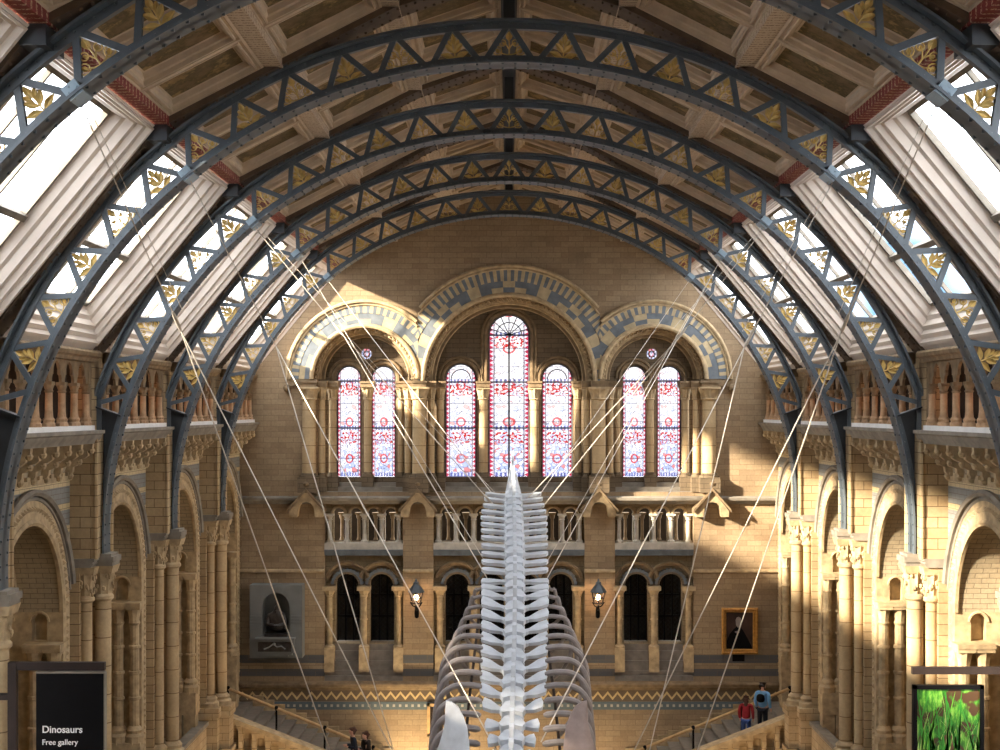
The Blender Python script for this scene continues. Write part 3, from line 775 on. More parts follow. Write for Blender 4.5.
for i, c in enumerate((-142.4, 142.7)):
    g = MB(FARW)
    P = [(c*K + 6.6*K*math.cos(2*PI*q/20), ez(354)+6.6*K*math.sin(2*PI*q/20)) for q in range(20)]
    g.prism(P, -1.22, -1.20)
    fr = MB(FARW); fr.tube([(p[0], p[1], -1.0) for p in P], .05, 6, closed=True)
    fr.tube([(c*K+(p[0]-c*K)*.45, ez(354)+(p[1]-ez(354))*.45, -1.1) for p in P], .02, 4, closed=True)
    for q in range(8): a = q*PI/4; fr.tube([(c*K+.1*math.cos(a), ez(354)+.1*math.sin(a), -1.1), (c*K+.23*math.cos(a), ez(354)+.23*math.sin(a), -1.1)], .014, 4)
    o = link('window_%d' % (8+i), fr, 'trimdk', None); o['kind'] = 'structure'; o['label'] = 'small round window above the %s pair of stained glass windows' % ('left', 'right')[i]
    link('stained_glass', g, 'stained', o, uv=lambda co, c=c: ((co[0]/1.021-c*K)/.5+.5, co[2]/1.021-ez(354)+.6))

# the three great arches: hood, striped bricks, banded blocks, roll and chevron
def great_arch(c, R, sp, clamp, label):
    cu, cv = c*K, ez(sp); t = thing('window_arch', label, 'arch', (cu, YE, cv), 'great arches over the stained glass')
    A = PI/2
    a = [x*K for x in R]                                   # hood, striped outer, block outer, block inner/roll, chevron inner, inner edge
    m = MB(FAR); m.arc(cu, cv, a[0]+.04, -A, A, .10, .07, 64, 6, clamp=clamp); m.arc(cu, cv, a[0]-.07, -A, A, .06, .045, 64, 6, clamp=clamp); link('hood_mould', m, 'trimst', t)
    n = int(PI*a[1]/.13); n += 1 - n % 2
    m = MB(FAR); m.ring(cu, cv, a[2], a[1], -A, A, 0, .05, n, (0, 1), clamp); link('striped_bricks', m, ['bluest', 'cream'], t)
    m = MB(FAR); md = (a[2]+a[3])/2; n = int(PI*md/.42); n += 1 - n % 2
    m.ring(cu, cv, md, a[2], -A, A, 0, .035, n, (1, 0, 0), clamp); m.ring(cu, cv, a[3], md, -A, A, 0, .035, n, (0, 1), clamp); link('banded_blocks', m, ['bluest', 'cream'], t)
    m = MB(FAR); m.arc(cu, cv, a[3]-.05, -A, A, .04, .085, 56, 8); link('roll_moulding', m, 'trimst', t)
    m = MB(FAR); r0 = a[4]+.02; r1 = a[3]-.12; N = int(PI*(r0+r1)/2/.16)*2
    m.tube([(cu+(r1 if k % 2 else r0+.04)*math.sin(-A+PI*k/N), cv+(r1 if k % 2 else r0+.04)*math.cos(-A+PI*k/N), -.25) for k in range(N+1)], .045, 4)
    m.ring(cu, cv, r0, r1+.05, -A, A, -.6, -.3, 48); m.arc(cu, cv, a[4], -A, A, -.55, .06, 48, 6); m.arc(cu, cv, a[4]-.12, -A, A, -.8, .05, 48, 6)
    link('chevron_moulding', m, 'trimst', t)
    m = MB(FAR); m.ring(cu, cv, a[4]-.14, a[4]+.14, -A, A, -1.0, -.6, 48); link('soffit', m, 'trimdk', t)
    return t
great_arch(0, [114, 112, 100, 87.5, 79], 381, (-91*K, 91*K), 'great round arch with blue and cream bands, central and widest')
great_arch(-SA, [76.5, 74, 66, 54.5, 47], 379, (-(SA+90)*K, -91*K), 'great banded arch over the left pair of stained glass windows')
great_arch(SA, [76.5, 74, 66, 54.5, 47], 379, (91*K, (SA+90)*K), 'great banded arch over the right pair of stained glass windows')

# colonnettes between the windows
COLS = [(26, 4.5, -.62), (69.5, 3.6, -.45), (78, 3.4, -.12), (89.6, 6.8, .16), (101.5, 3.5, -.25), (109.5, 3.2, -.62), (143, 4.1, -.7), (178, 4.0, -.5), (187.5, 3.4, -.12), (199.5, 6.9, .14)]
where = {26: 'between the tall central window and its %s neighbour', 69.5: 'inner slender one of the cluster %s of the central windows', 78: 'second slender one of the cluster %s of the central windows',
         89.6: 'thick one dividing the central arch from the %s arch', 101.5: 'beside the thick shaft, inside the %s arch', 109.5: 'set deepest, next to the inner window of the %s pair',
         143: 'between the two windows of the %s pair', 178: 'outside the outermost window on the %s', 187.5: 'second out from the outermost window on the %s', 199.5: 'thick one at the outer edge of the %s arch'}
for c, r, w0 in COLS:
    for s in (-1, 1):
        u = s*c*K; R = r*K; w = w0 + .0
        t = thing('window_column', 'stone column, ' + where[c] % ('left' if s < 0 else 'right'), 'column', (u, YE-w, ez(492)), 'columns between the stained glass windows')
        m = MB(FAR); m.lathe([(R, ez(473)), (R*.96, ez(399))], u, 0, w, 14); link('shaft', m, 'shaft', t)
        m = MB(FAR); m.lathe([(R, ez(400)), (R*1.25, ez(399.2)), (R*1.02, ez(398)), (R*1.1, ez(394)), (R*1.5, ez(388.5))], u, 0, w, 20, mod=[0, 0, .1, .16, .06])
        e = R*1.5; m.box(u-e, u+e, ez(389), ez(387), w-e, w+e)
        link('capital', m, 'trimst', t)
        m = MB(FAR); m.lathe([(R*1.45, ez(477)), (R*1.45, ez(475.5)), (R*1.15, ez(475)), (R*1.25, ez(474)), (R, ez(473))], u, 0, w, 14)
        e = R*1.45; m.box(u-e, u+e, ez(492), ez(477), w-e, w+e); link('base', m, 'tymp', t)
m = MB(FAR)                                                # impost ledges
for s in (-1, 1):
    for a, b, w0, w1 in ((19.5, 33, -1.1, -.35), (64, 84, -1.1, -.2), (73, 84, -1, .1), (82, 97.5, -1.0, .42), (96, 106, -1, 0), (96, 114, -1.1, -.35), (136, 150, -1.1, -.4), (172, 184, -1.1, -.2), (182, 193, -1., .1), (191.5, 222, -1., .40)):
        if a == 191.5:
            m.box(min(s*191.5*K, s*208*K), max(s*191.5*K, s*208*K), ez(387), ez(383), w0, w1); m.box(min(s*190*K, s*209*K), max(s*190*K, s*209*K), ez(383), ez(381), w0, w1+.05)
            m.box(min(s*208*K, s*222*K), max(s*208*K, s*222*K), ez(386), ez(381.5), 0, .14); m.ball((s*222*K, ez(388), .15), .12)
            continue
        m.box(min(s*a*K, s*b*K), max(s*a*K, s*b*K), ez(387), ez(383), w0, w1); m.box(min(s*(a-.5)*K, s*(b+.5)*K), max(s*(a-.5)*K, s*(b+.5)*K), ez(383), ez(381), w0, w1+.04)
struct('trim_1', m, 'trimdk')
m = MB(FAR); m.prism_u([(ez(504), -.1), (ez(504), .10), (ez(501), .16), (ez(500), .28), (ez(497.5), .30), (ez(496), .22), (ez(496), -.1)], -276*K, 276*K); struct('trim_2', m, 'ledge')
m = MB(FAR)
for a, b in ((-276, -184.5), (-106, -75.5), (75.5, 106), (184.5, 276)): m.prism_u([(ez(573), -.05), (ez(572), .09), (ez(570), .09), (ez(569), -.05)], a*K, b*K)
struct('trim_3', m, 'trimst')
m = MB(FAR); m.prism_u([(ez(690), -.1), (ez(690), .06), (ez(687), .1), (ez(685.5), .26), (ez(683), .28), (ez(681.5), .18), (ez(681), -.4)], -276*K, 276*K); struct('trim_4', m, 'trimdk')
m = MB(FAR); m.box(-276*K, 276*K, ez(701), ez(690.2), 0, .03); struct('trim_5', m, 'zigzag')
m = MB(FAR); m.box(-276*K, 276*K, ez(709.5), ez(701.5), 0, .03); struct('trim_6', m, 'dotband')

# gables on the buttress strips
for c, lab in ((-201.2, 'left of the left-hand small arcade'), (-90.5, 'between the left and central small arcades'), (89.5, 'between the central and right small arcades'), (201.5, 'right of the right-hand small arcade')):
    u = c*K; t = thing('gable', 'small stone gable with finial on the end wall, ' + lab, 'gable', (u, YE, ez(516)), 'small gables on the end wall')
    hw = 16.5*K
    P = [(u-hw, ez(516)), (u-hw, ez(510)), (u, ez(490)), (u+hw, ez(510)), (u+hw, ez(516)), (u+9*K, ez(516))]
    P += [(u+8*K*math.sin(x), ez(509)+8*K*math.cos(x)) for x in (PI/2, 1.1, .55, 0, -.55, -1.1, -PI/2)] + [(u-9*K, ez(516))]
    m = MB(FAR); m.prism(P, 0, .45); link('gable_front', m, 'trimst', t)
    m = MB(FAR)
    for s in (-1, 1): m.hexa([(u+s*(hw+.08), ez(511.5), 0), (u, ez(490.3), 0), (u, ez(487.5), 0), (u+s*(hw+.08), ez(508.5), 0), (u+s*(hw+.08), ez(511.5), .55), (u, ez(490.3), .55), (u, ez(487.5), .55), (u+s*(hw+.08), ez(508.5), .55)])
    link('coping', m, 'trimdk', t)
    m = MB(FAR); m.lathe([(.05, 0), (.04, .1), (.12, .15), (.13, .22), (.06, .3), (.02, .36)], u, ez(489), .42, 8)
    for s in (-1, 1): m.ball((u+s*.12, ez(489)+.2, .42), .06)
    link('finial', m, 'trimdk', t)

# recessed panels: small arcade above, pairs of tall openings below
def panel(c0, c1, smalls, talls, nm, wing):
    holes = [opn(c, 6, 543, 514.5, None, 10) for c in smalls] + [opn(c, 12.3, 645, 586, None, 16) for c in talls]
    m = MB(FAR); m.prism(rect(c0-.5, c1+.5, 503, 682), -.85, -.35, 0, holes); struct('wall_far_panel', m, 'far_low')
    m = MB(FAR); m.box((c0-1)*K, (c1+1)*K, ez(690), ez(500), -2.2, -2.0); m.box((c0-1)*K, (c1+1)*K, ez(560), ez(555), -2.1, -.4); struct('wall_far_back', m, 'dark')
    t = thing('small_arcade', 'small blind arcade of marble columns high on the end wall, ' + wing, 'arcade', ((c0+c1)/2*K, YE+.3, ez(552)), 'small arcades under the stained glass')
    m = MB(FAR); m.box(c0*K, c1*K, ez(549.5), ez(543), -.6, .02); link('sill', m, 'palest', t)
    m = MB(FAR); m.box(c0*K, c1*K, ez(555.5), ez(549.5), -.6, .0); m.box(c0*K, c1*K, ez(551), ez(549.5), -.6, .06); link('sill_moulding', m, 'bluest', t)
    pit = smalls[1]-smalls[0]
    for k in range(len(smalls)+1):
        u = (smalls[0]-pit/2+pit*k)*K; u = max(c0*K+.13, min(c1*K-.13, u))
        m = MB(FAR); m.lathe([(.13, ez(543)), (.13, ez(541.5)), (.09, ez(540.5)), (.075, ez(539)), (.07, ez(521)), (.1, ez(520)), (.08, ez(519)), (.13, ez(515.5))], u, 0, -.22, 10); m.box(u-.15, u+.15, ez(516), ez(514.3), -.38, -.07)
        link('column', m, 'palest', t)
    for k, c in enumerate(smalls):
        m = MB(FAR); m.arc(c*K, ez(514.5), 7*K, -PI/2, PI/2, -.33, .05, 12, 6); link('arch_moulding', m, 'trimst', t)
        m = MB(FAR); m.lathe([(.09, ez(543)), (.055, ez(540)), (.055, ez(522)), (.08, ez(521)), (.11, ez(517))], c*K, 0, -1.3, 8); m.box(c*K-.13, c*K+.13, ez(517), ez(515), -1.45, -1.15); link('inner_column', m, 'trimdk', t)
    t = thing('tall_arcade', 'row of tall dark round-headed openings low on the end wall, ' + wing, 'arcade', ((c0+c1)/2*K, YE+.3, ez(681)), 'tall arcades low on the end wall')
    for c in talls:
        cu, cv = c*K, ez(586)
        m = MB(FAR); m.ring(cu, cv, 19.5*K, 22.5*K, -1.25, 1.25, -.35, -.2, 24); m.arc(cu, cv, 23*K, -1.2, 1.2, -.18, .06, 24, 6); link('hood_mould', m, 'trimdk', t)
        m = MB(FAR); m.ring(cu, cv, 12.4*K, 17*K, -PI/2, PI/2, -.35, -.22, 27, (0, 1)); m.arc(cu, cv, 12.8*K, -PI/2, PI/2, -.2, .05, 20, 6)
        for k in range(15): a = -1.4+2.8*k/14; m.box(cu+14.8*K*math.sin(a)-.05, cu+14.8*K*math.sin(a)+.05, cv+14.8*K*math.cos(a)-.05, cv+14.8*K*math.cos(a)+.05, -.22, -.16, 1)
        link('voussoirs', m, ['tymp', 'bluest'], t)
        m = MB(FAR); m.box(cu-12*K, cu+12*K, ez(645), ez(571), -1.15, -1.1); link('dark_glass', m, 'leaded', t)
        m = MB(FAR)
        for x in (-12, -4, 4, 12): m.box(cu+x*K-.03, cu+x*K+.03, ez(645), ez(575), -1.1, -1.04)
        for p in (598, 620): m.box(cu-12*K, cu+12*K, ez(p)-.03, ez(p)+.03, -1.1, -1.04)
        link('window_bars', m, 'black', t)
        m = MB(FAR)
        for k, (p0, p1, w) in enumerate(((652, 645.5, -.31), (661.5, 652, -.24), (671.5, 661.5, -.16))): m.box(cu-12.3*K, cu+12.3*K, ez(p0), ez(p1), -1.2, w)
        link('sloping_sill', m, 'step', t)
    cols = sorted(set([talls[0]-17.3] + [(talls[i]+talls[i+1])/2 for i in range(len(talls)-1)] + [talls[-1]+17.3]))
    for c in cols:
        u = max((c0+3.8)*K, min((c1-3.8)*K, c*K))
        m = MB(FAR); m.lathe([(.10, ez(645)), (.10, ez(597))], u, 0, -.12, 12); m.lathe([(.13, ez(620.5)), (.13, ez(619))], u, 0, -.12, 12); o = link('column', m, 'trimst', t)
        m = MB(FAR); m.lathe([(.10, ez(597.5)), (.14, ez(596.5)), (.11, ez(595.5)), (.2, ez(590))], u, 0, -.12, 16, mod=[0, 0, .1, .12]); m.box(u-.23, u+.23, ez(590.5), ez(586.5), -.36, .10); link('capital', m, 'trimst', o)
        m = MB(FAR); m.lathe([(.19, ez(648)), (.19, ez(646.5)), (.12, ez(645))], u, 0, -.12, 12); m.box(u-.17, u+.17, ez(672), ez(648), -.4, .06); link('base', m, 'trimst', o)
    m = MB(FAR); m.box(c0*K, c1*K, ez(681), ez(676), -.9, -.02); m.box(c0*K, c1*K, ez(676), ez(671), -.9, -.12); link('bottom_step', m, 'step', t)
panel(-184.5, -106, [-171.3, -153.9, -136.6, -119.2], [-162.5, -128], 1, 'on the left')
panel(-75.5, 75.5, [-62.1+17.74*k for k in range(8)], [-52, -17.4, 17.4, 52], 2, 'behind the whale')
panel(106, 184.5, [119.2, 136.6, 153.9, 171.3], [128, 162.5], 3, 'on the right')

# ------------------------------------------------------------ lanterns
def lantern(px, lab):
    u = ex(px); t = thing('wall_lantern', lab, 'lantern', (u, YE-.1, ez(617)), 'lit lanterns on the end wall')
    w = .62
    m = MB(FAR); m.lathe([(.03, ez(617)), (.07, ez(616)), (.08, ez(612)), (.06, ez(606))], u, 0, .3, 8)
    m.tube([(u, ez(610), .02), (u, ez(610), .3), (u, ez(605), w-.05), (u, ez(603), w)], .035, 6)
    for s in (-1, 1): m.tube([(u, ez(606), .35), (u+s*.12, ez(604), .5), (u+s*.2, ez(600), w)], .022, 5)
    link('bracket', m, 'black', t)
    m = MB(FAR)
    for q in range(6):
        a = q*PI/3+PI/6; m.tube([(u+.16*math.cos(a), ez(601), w+.16*math.sin(a)), (u+.25*math.cos(a), ez(590), w+.25*math.sin(a))], .018, 4)
    for r, p in ((.16, 601), (.25, 590), (.22, 595.5)):
        m.tube([(u+r*math.cos(q*PI/3+PI/6), ez(p), w+r*math.sin(q*PI/3+PI/6)) for q in range(6)], .018, 4, closed=True)
    link('cage', m, 'brownmet', t)
    m = MB(FAR); m.lathe([(.15, ez(600.5)), (.235, ez(590.5))], u, 0, w, 6); link('glass', m, 'glass', t)
    m = MB(FAR); m.lathe([(.29, ez(590)), (.27, ez(588.5)), (.12, ez(583)), (.09, ez(582)), (.10, ez(580.5)), (.03, ez(579)), (.045, ez(578)), (.01, ez(576.5))], u, 0, w, 6); link('roof', m, 'iron', t)
    m = MB(FAR); m.ball((u, ez(595), w), .075, 0, 8, 6, (1, 1.4, 1)); link('flame', m, 'bulb', t)
    L = bpy.data.lights.new('lantern_light', 'POINT'); L.energy = 55; L.color = (1, .62, .32); L.shadow_soft_size = .1
    o = bpy.data.objects.new('lantern_light', L); COL.objects.link(o); o.parent = t; o.location = (0, -(w-.1)-.0, ez(595)-ez(617))
lantern(417, 'glowing wall lantern on the strip left of the whale'); lantern(597, 'glowing wall lantern on the strip right of the whale')

# ------------------------------------------------------------ framed oil painting, bust niche
u0, u1, v0, v1 = ex(721), ex(757), ez(653.5), ez(607.5)
t = thing('framed_painting', 'gilt-framed dark portrait of a bearded seated person on the end wall', 'painting', ((u0+u1)/2, YE, v0))
m = MB(FAR); prev = None
for ins, d in ((0, 0), (0, .14), (.05, .17), (.09, .10), (.13, .12), (.17, .06)):
    i = m.add([(u0+ins, v0+ins, d), (u1-ins, v0+ins, d), (u1-ins, v1-ins, d), (u0+ins, v1-ins, d)])
    if prev is not None:
        for q in range(4): m.face((prev+q, prev+(q+1) % 4, i+(q+1) % 4, i+q))
    prev = i
link('frame', m, 'goldframe', t)
m = MB(FAR); m.box(u0+.15, u1-.15, v0+.15, v1-.15, .01, .05); link('canvas', m, plain('dark_brown_paint', rgb(62,44,38), .5, 0, .5, 1.6, 0), t)
def flat(name, pts, z, mat):
    m = MB(FAR); m.prism([(ex(a), ez(b)) for a, b in pts], .05, z); return link(name, m, mat, t)
flat('painted_robe', [(726, 651), (726, 641), (729, 634), (733, 629), (736, 626.5), (740, 627), (743, 631), (747, 638), (751, 646), (752, 651)], .056, 'black')
flat('painted_head', [(735, 620), (736, 617.5), (738, 616.5), (740, 617.5), (741, 620), (740.6, 624), (739.4, 627), (737.4, 627.4), (735.6, 625)], .058, plain('grey_beard_paint', rgb(150,140,132), .6, 0, .2, 8, 0))
flat('painted_hand', [(734, 631.5), (737, 630.5), (739, 632), (737, 634)], .058, plain('hand_paint', rgb(140,128,128), .6, 0, .1, 8, 0))
m = MB(FAR); m.box(ex(732), ex(744), ez(661), ez(654.5), 0, .06); single('name_plaque', m, 'black', 'small black plaque under the framed portrait', 'plaque', (ex(738), YE, ez(661)))

t = thing('memorial_niche', 'grey slate memorial slab with arched niche on the end wall', 'niche', (ex(278), YE, ez(655)))
nich = [(ex(265), ez(633)), (ex(265), ez(604))] + [(ex(278.5)+13.5*K*math.sin(-PI/2+PI*k/14), ez(604)+13.5*K*math.cos(-PI/2+PI*k/14)) for k in range(1, 14)] + [(ex(292), ez(604)), (ex(292), ez(633))]
m = MB(FAR); m.prism([(ex(252.5), ez(655)), (ex(252.5), ez(583)), (ex(304.5), ez(583)), (ex(304.5), ez(655))], .0, .62, 0, [nich])
for p in (614, 617, 620, 623): m.box(ex(252.5), ex(264), ez(p)-.03, ez(p)+.03, .6, .65); m.box(ex(293), ex(304.5), ez(p)-.03, ez(p)+.03, .6, .65)
link('slab', m, 'greyslab', t)
m = MB(FAR); m.box(ex(264), ex(293), ez(634), ez(588), .005, .03); link('niche_back', m, 'greyslab', t)
m = MB(FAR); m.box(ex(260), ex(297), ez(649), ez(636), .5, .85); m.box(ex(259), ex(298), ez(636), ez(634.3), .45, .92); m.box(ex(262), ex(295), ez(651.5), ez(649), .5, .8); m.box(ex(266), ex(291), ez(653), ez(651), .5, .72); link('shelf_block', m, 'greyslab', t)
m = MB(FAR); m.box(ex(262), ex(295), ez(647.5), ez(638), .85, .88)
link('relief_panel', m, 'bronze', t)
m = MB(FAR); m.tube([(ex(268), ez(645), .9), (ex(273), ez(643), .9), (ex(277), ez(640), .9), (ex(281), ez(643), .9), (ex(285), ez(642), .9), (ex(289), ez(645), .9)], .03, 5); m.ball((ex(278), ez(640), .9), .06)
link('relief_ornament', m, 'greyslab', t)

# brown framed panel behind the whale
m = MB(FAR); a, b, c, d = ex(427), ex(445), ez(736), ez(703)
m.box(a, b, c, c+.1, 0, .12); m.box(a, b, d-.1, d, 0, .12); m.box(a, a+.1, c, d, 0, .12); m.box(b-.1, b, c, d, 0, .12)
t = thing('notice_board', 'brown framed panel low on the end wall, left of the whale ribs', 'panel', ((a+b)/2, YE, c)); link('frame', m, 'rope', t)
m = MB(FAR); m.box(a+.1, b-.1, c+.1, d-.1, 0, .05); link('board', m, 'brownmet', t)

# ------------------------------------------------------------ staircases
def stairs(s):
    side = 'left' if s < 0 else 'right'
    t = thing('staircase', 'stone staircase descending towards the middle of the end wall, on the %s' % side, 'staircase', (s*7, 48, -16), 'twin staircases at the end wall')
    zs = lambda x: -10.62 - .41*(8.1-x)
    tr = .376; n = 13
    for k in range(n):
        x1 = 8.95 - tr*k; x0 = x1-tr; z = zs(x0+tr*.5)
        m = MB(WORLD); m.box(min(s*x0, s*x1), max(s*x0, s*x1), -16, z, 45.75, YE-.02); m.box(min(s*(x0-.035), s*(x0+.02)), max(s*(x0-.035), s*(x0+.02)), z-.045, z+.006, 45.76, YE-.05)
        link('step', m, 'step', t)
    m = MB(WORLD); m.box(min(s*8.95, s*9.8), max(s*8.95, s*9.8), -16, zs(8.9)+.1, 45.3, YE); link('landing', m, 'step', t)
    m = MB(FAR)                                            # stepped skirting on the wall
    for k in range(n):
        x1 = 8.95-tr*k; z = zs(x1-tr/2); m.box(min(s*(x1-tr), s*x1), max(s*(x1-tr), s*x1), z-.1, z+.34, 0, .05)
        m.box(min(s*(x1-tr), s*x1), max(s*(x1-tr), s*x1), z+.34, z+.38, 0, .08)
    link('skirting', m, 'trimst', t)
    b = thing('stair_balustrade', 'sloping stone balustrade with arched openings and handrail, on the %s' % side, 'balustrade', (s*7, 45.5, -16), 'stair balustrades')
    zc = lambda x: -9.5 - .385*(8.94-x)
    m = MB(WORLD); X0, X1 = 4.0, 8.94
    m.hexa([(s*X0, zc(X0)-.16, 45.25), (s*X1, zc(X1)-.16, 45.25), (s*X1, zc(X1), 45.25), (s*X0, zc(X0), 45.25), (s*X0, zc(X0)-.16, 45.78), (s*X1, zc(X1)-.16, 45.78), (s*X1, zc(X1), 45.78), (s*X0, zc(X0), 45.78)]); link('coping', m, 'trimst', b)
    hl = []
    for k in range(11):
        cx = 8.6-.42*k; sp = zc(cx)-.42; P = [(s*(cx-.14), sp-.55)] + [(s*cx + .14*math.sin((-PI/2+PI*q/8))*s, sp+.14*math.cos(-PI/2+PI*q/8)) for q in range(9)] + [(s*(cx+.14), sp-.55)]
        hl.append(P)
    m = MB(WORLD); m.prism([(s*X0, -16), (s*X1, -16), (s*X1, zc(X1)-.15), (s*X0, zc(X0)-.15)], 45.32, 45.55, 0, hl)
    m.box(min(s*X0, s*X1), max(s*X0, s*X1), -16, -13, 45.55, 45.7)
    m.prism([(s*X0, -16), (s*X1, -16), (s*X1, zc(X1)-.15), (s*X0, zc(X0)-.15)], 45.62, 45.72)
    link('arched_panel', m, 'side', b)
    m = MB(WORLD); zh = lambda x: -9.18-.41*(9.4-x)
    m.tube([(s*(9.4), zh(9.4), 48), (s*X0, zh(X0), 48)], .055, 8); link('handrail', m, 'rope', b)
    for x in (9.3, 7.7, 6.1, 4.5):
        m = MB(WORLD); m.tube([(s*x, zs(x)-.05, 48), (s*x, zh(x), 48)], .035, 8); m.lathe([(.07, 0), (.07, .05), (.04, .1)], s*x, zs(x), 48, 8); m.ball((s*x, zh(x)+.02, 48), .075); link('post', m, 'black', b)
stairs(-1); stairs(1)
# ============================================================ whale skeleton
# px height in the photo -> distance of the spine
TAB = [(466, 38.4), (500, 34.0), (540, 31.0), (600, 27.5), (650, 25.3), (700, 23.3), (750, 21.5), (790, 20.1), (830, 18.8)]
def spine(py):
    for (a, ya), (b, yb) in zip(TAB, TAB[1:]):
        if py <= b: f = (py-a)/(b-a); y = ya+(yb-ya)*f; break
    else: y = TAB[-1][1]
    cx = 512.5 + 2.5*math.sin((py-470)/250*PI)
    return Vector(((cx-509)*y/F, y, (410-py)*y/F))
whale = thing('whale_skeleton', 'huge pale whale skeleton hanging on wires and diving down the middle of the hall', 'skeleton', (0, 28, -4))
samp = [spine(466+k*.5) for k in range(int((826-466)*2))]
cum = [0]
for a, b in zip(samp, samp[1:]): cum.append(cum[-1]+(b-a).length)
def at(s):
    import bisect
    i = max(1, min(len(cum)-1, bisect.bisect(cum, s))); f = (s-cum[i-1])/max(1e-6, cum[i]-cum[i-1])
    p = samp[i-1].lerp(samp[i], f); q = samp[min(i+14, len(samp)-1)]-samp[max(0, i-14)]; q.normalize(); return p, q
def frame(p, t):
    x = Vector((1, 0, 0)); n = x.cross(t); 
    if n.z < 0: n = -n
    return lambda a, b, c: tuple(p + x*a + n*b + t*c)       # across, dorsal, headwards
RAW = lambda u, v, w: (u, v, w)
def py_of(p): return 410 - p.z*F/p.y
sdist = .15; nv = 0; verts = []
while sdist < cum[-1]-.3:
    p, t = at(sdist); py = py_of(p); verts.append((p, t, py, sdist))
    sdist += (.34 if py < 497 else .49 if py < 590 else .54)
def plate(m, fr, outline, th, lift=lambda a: 0.):
    """outline: (across, along) closed; extruded dorsally by th, with lift(across)"""
    n = len(outline)
    tris = tessellate_polygon([[Vector((a, c, 0)) for a, c in outline]])
    i = m.add([fr(a, lift(a)-th/2, c) for a, c in outline]); j = m.add([fr(a, lift(a)+th/2, c) for a, c in outline])
    for q in tris: m.face([i+k for k in q]); m.face([j+k for k in reversed(q)])
    for k in range(n): b = (k+1) % n; m.face((i+k, i+b, j+b, j+k))
for (p, t, py, sd) in verts:
    fr = frame(p, t); m = MB(RAW)
    g = min(1, max(0, (py-466)/34)); rc = .05+.16*g if py < 560 else .17
    # body of the vertebra
    L = .30 if py < 497 else .36
    ringpts = []
    for z, r in ((-L/2, rc*1.02), (-L/2+.05, rc*1.08), (0, rc*.86), (L/2-.05, rc*1.08), (L/2, rc*1.02)):
        ringpts.append(m.add([fr(r*math.cos(2*PI*q/12), r*math.sin(2*PI*q/12)-.0, z) for q in range(12)]))
    for a, b in zip(ringpts, ringpts[1:]):
        for q in range(12): m.face((a+q, a+(q+1) % 12, b+(q+1) % 12, b+q))
    m.face([ringpts[0]+q for q in range(12)]); m.face([ringpts[-1]+q for q in range(12)])
    # neural spine, leaning tailwards
    hgt = .15+.35*g if py < 600 else max(.30, .55-(py-600)*.0015)
    if py < 480: hgt = .35
    w0 = .034
    P = [(-.10, rc*.7), (.16, rc*.7), (.06, rc+hgt*.5), (-.06, rc+hgt), (-.20, rc+hgt*1.0), (-.22, rc+hgt*.8), (-.12, rc+hgt*.4)]
    tris = tessellate_polygon([[Vector((a, b, 0)) for a, b in P]])
    i = m.add([fr(-w0, b, a) for a, b in P]); j = m.add([fr(w0, b, a) for a, b in P])
    for q in tris: m.face([i+k for k in q]); m.face([j+k for k in reversed(q)])
    for k in range(len(P)): b = (k+1) % len(P); m.face((i+k, i+b, j+b, j+k))
    # small articular knobs beside the spine
    if py > 500:
        for sx in (-1, 1):
            plate(m, fr, [(sx*.04, .28), (sx*.16, .34), (sx*.20, .20), (sx*.12, -.05), (sx*.04, -.1)], .1, lambda a: rc*.9)
    link('vertebra', m, 'bone', whale)
    # side processes
    if py > 498:
        half = (33.5 - (max(0, 520-py))*.25)
        if py > 575: half = 34
        if py > 700: half = 34 - (py-700)*.22
        W = half*p.y/F
        for sx in (-1, 1):
            m = MB(RAW)
            if py < 582:                                    # bar-like, rounded end
                c = .10 if py < 560 else .12
                o = [(sx*rc*.7, -.13), (sx*W*.45, -c*.75), (sx*(W-.14), -c), (sx*(W-.04), -c*.8), (sx*W, -.02), (sx*(W-.04), c*.8), (sx*(W-.14), c), (sx*W*.45, c*.75), (sx*rc*.7, .13)]
                plate(m, fr, o, .07, lambda a: .04+.10*abs(a))
            else:                                           # paddle-like, wider towards the tip
                f = min(1, (py-582)/30); c = .14+.06*f; sw = -.12*f
                if py > 715: sw = .10
                o = [(sx*rc*.7, -.09), (sx*W*.42, -.06+sw*.3), (sx*W*.72, -c*.9+sw*.8), (sx*(W-.03), -c+sw), (sx*W, sw*1.0), (sx*(W-.02), c*.9+sw), (sx*W*.7, c*.75+sw*.5), (sx*W*.42, .06+sw*.2), (sx*rc*.7, .11)]
                plate(m, fr, o, .06, lambda a: .02+.24*abs(a)*f)
            link('transverse_process', m, 'bone', whale)
    # ribs
    if 588 < py < 812:
        f = min(1, (py-588)/70); W = 34*p.y/F; out = .78+.46*f
        if py > 720: out = 1.24-.10*(py-720)/70
        rr = .030+.014*f
        for sx in (-1, 1):
            pts = [(W*.94, .03+.17*f, -.08), (W+.14*f+.03, .03+.24*f, .0), (W+(out-W)*.62, .25*f, .0), (out*.95, .08, .02), (out*1.02, -.25, .02), (out*1.02, -.8*f-.2, -.04), (out*.90, -1.25*f-.3, -.16), (out*.7, -1.7*f-.35, -.28)]
            # smooth the control points
            for _ in range(2):
                q = [pts[0]]
                for a, b in zip(pts, pts[1:]):
                    q += [tuple(a[i]*.75+b[i]*.25 for i in range(3)), tuple(a[i]*.25+b[i]*.75 for i in range(3))]
                pts = q + [pts[-1]]
            m = MB(RAW); n = len(pts)
            rad = [rr*(.75 if k < 2 else 1.15 if k < n*.5 else 1.15-.7*(k/n-.5)) for k in range(n)]
            m.tube([fr(sx*a, b, c) for a, b, c in pts], rad, 8); link('rib', m, 'bonedk', whale)
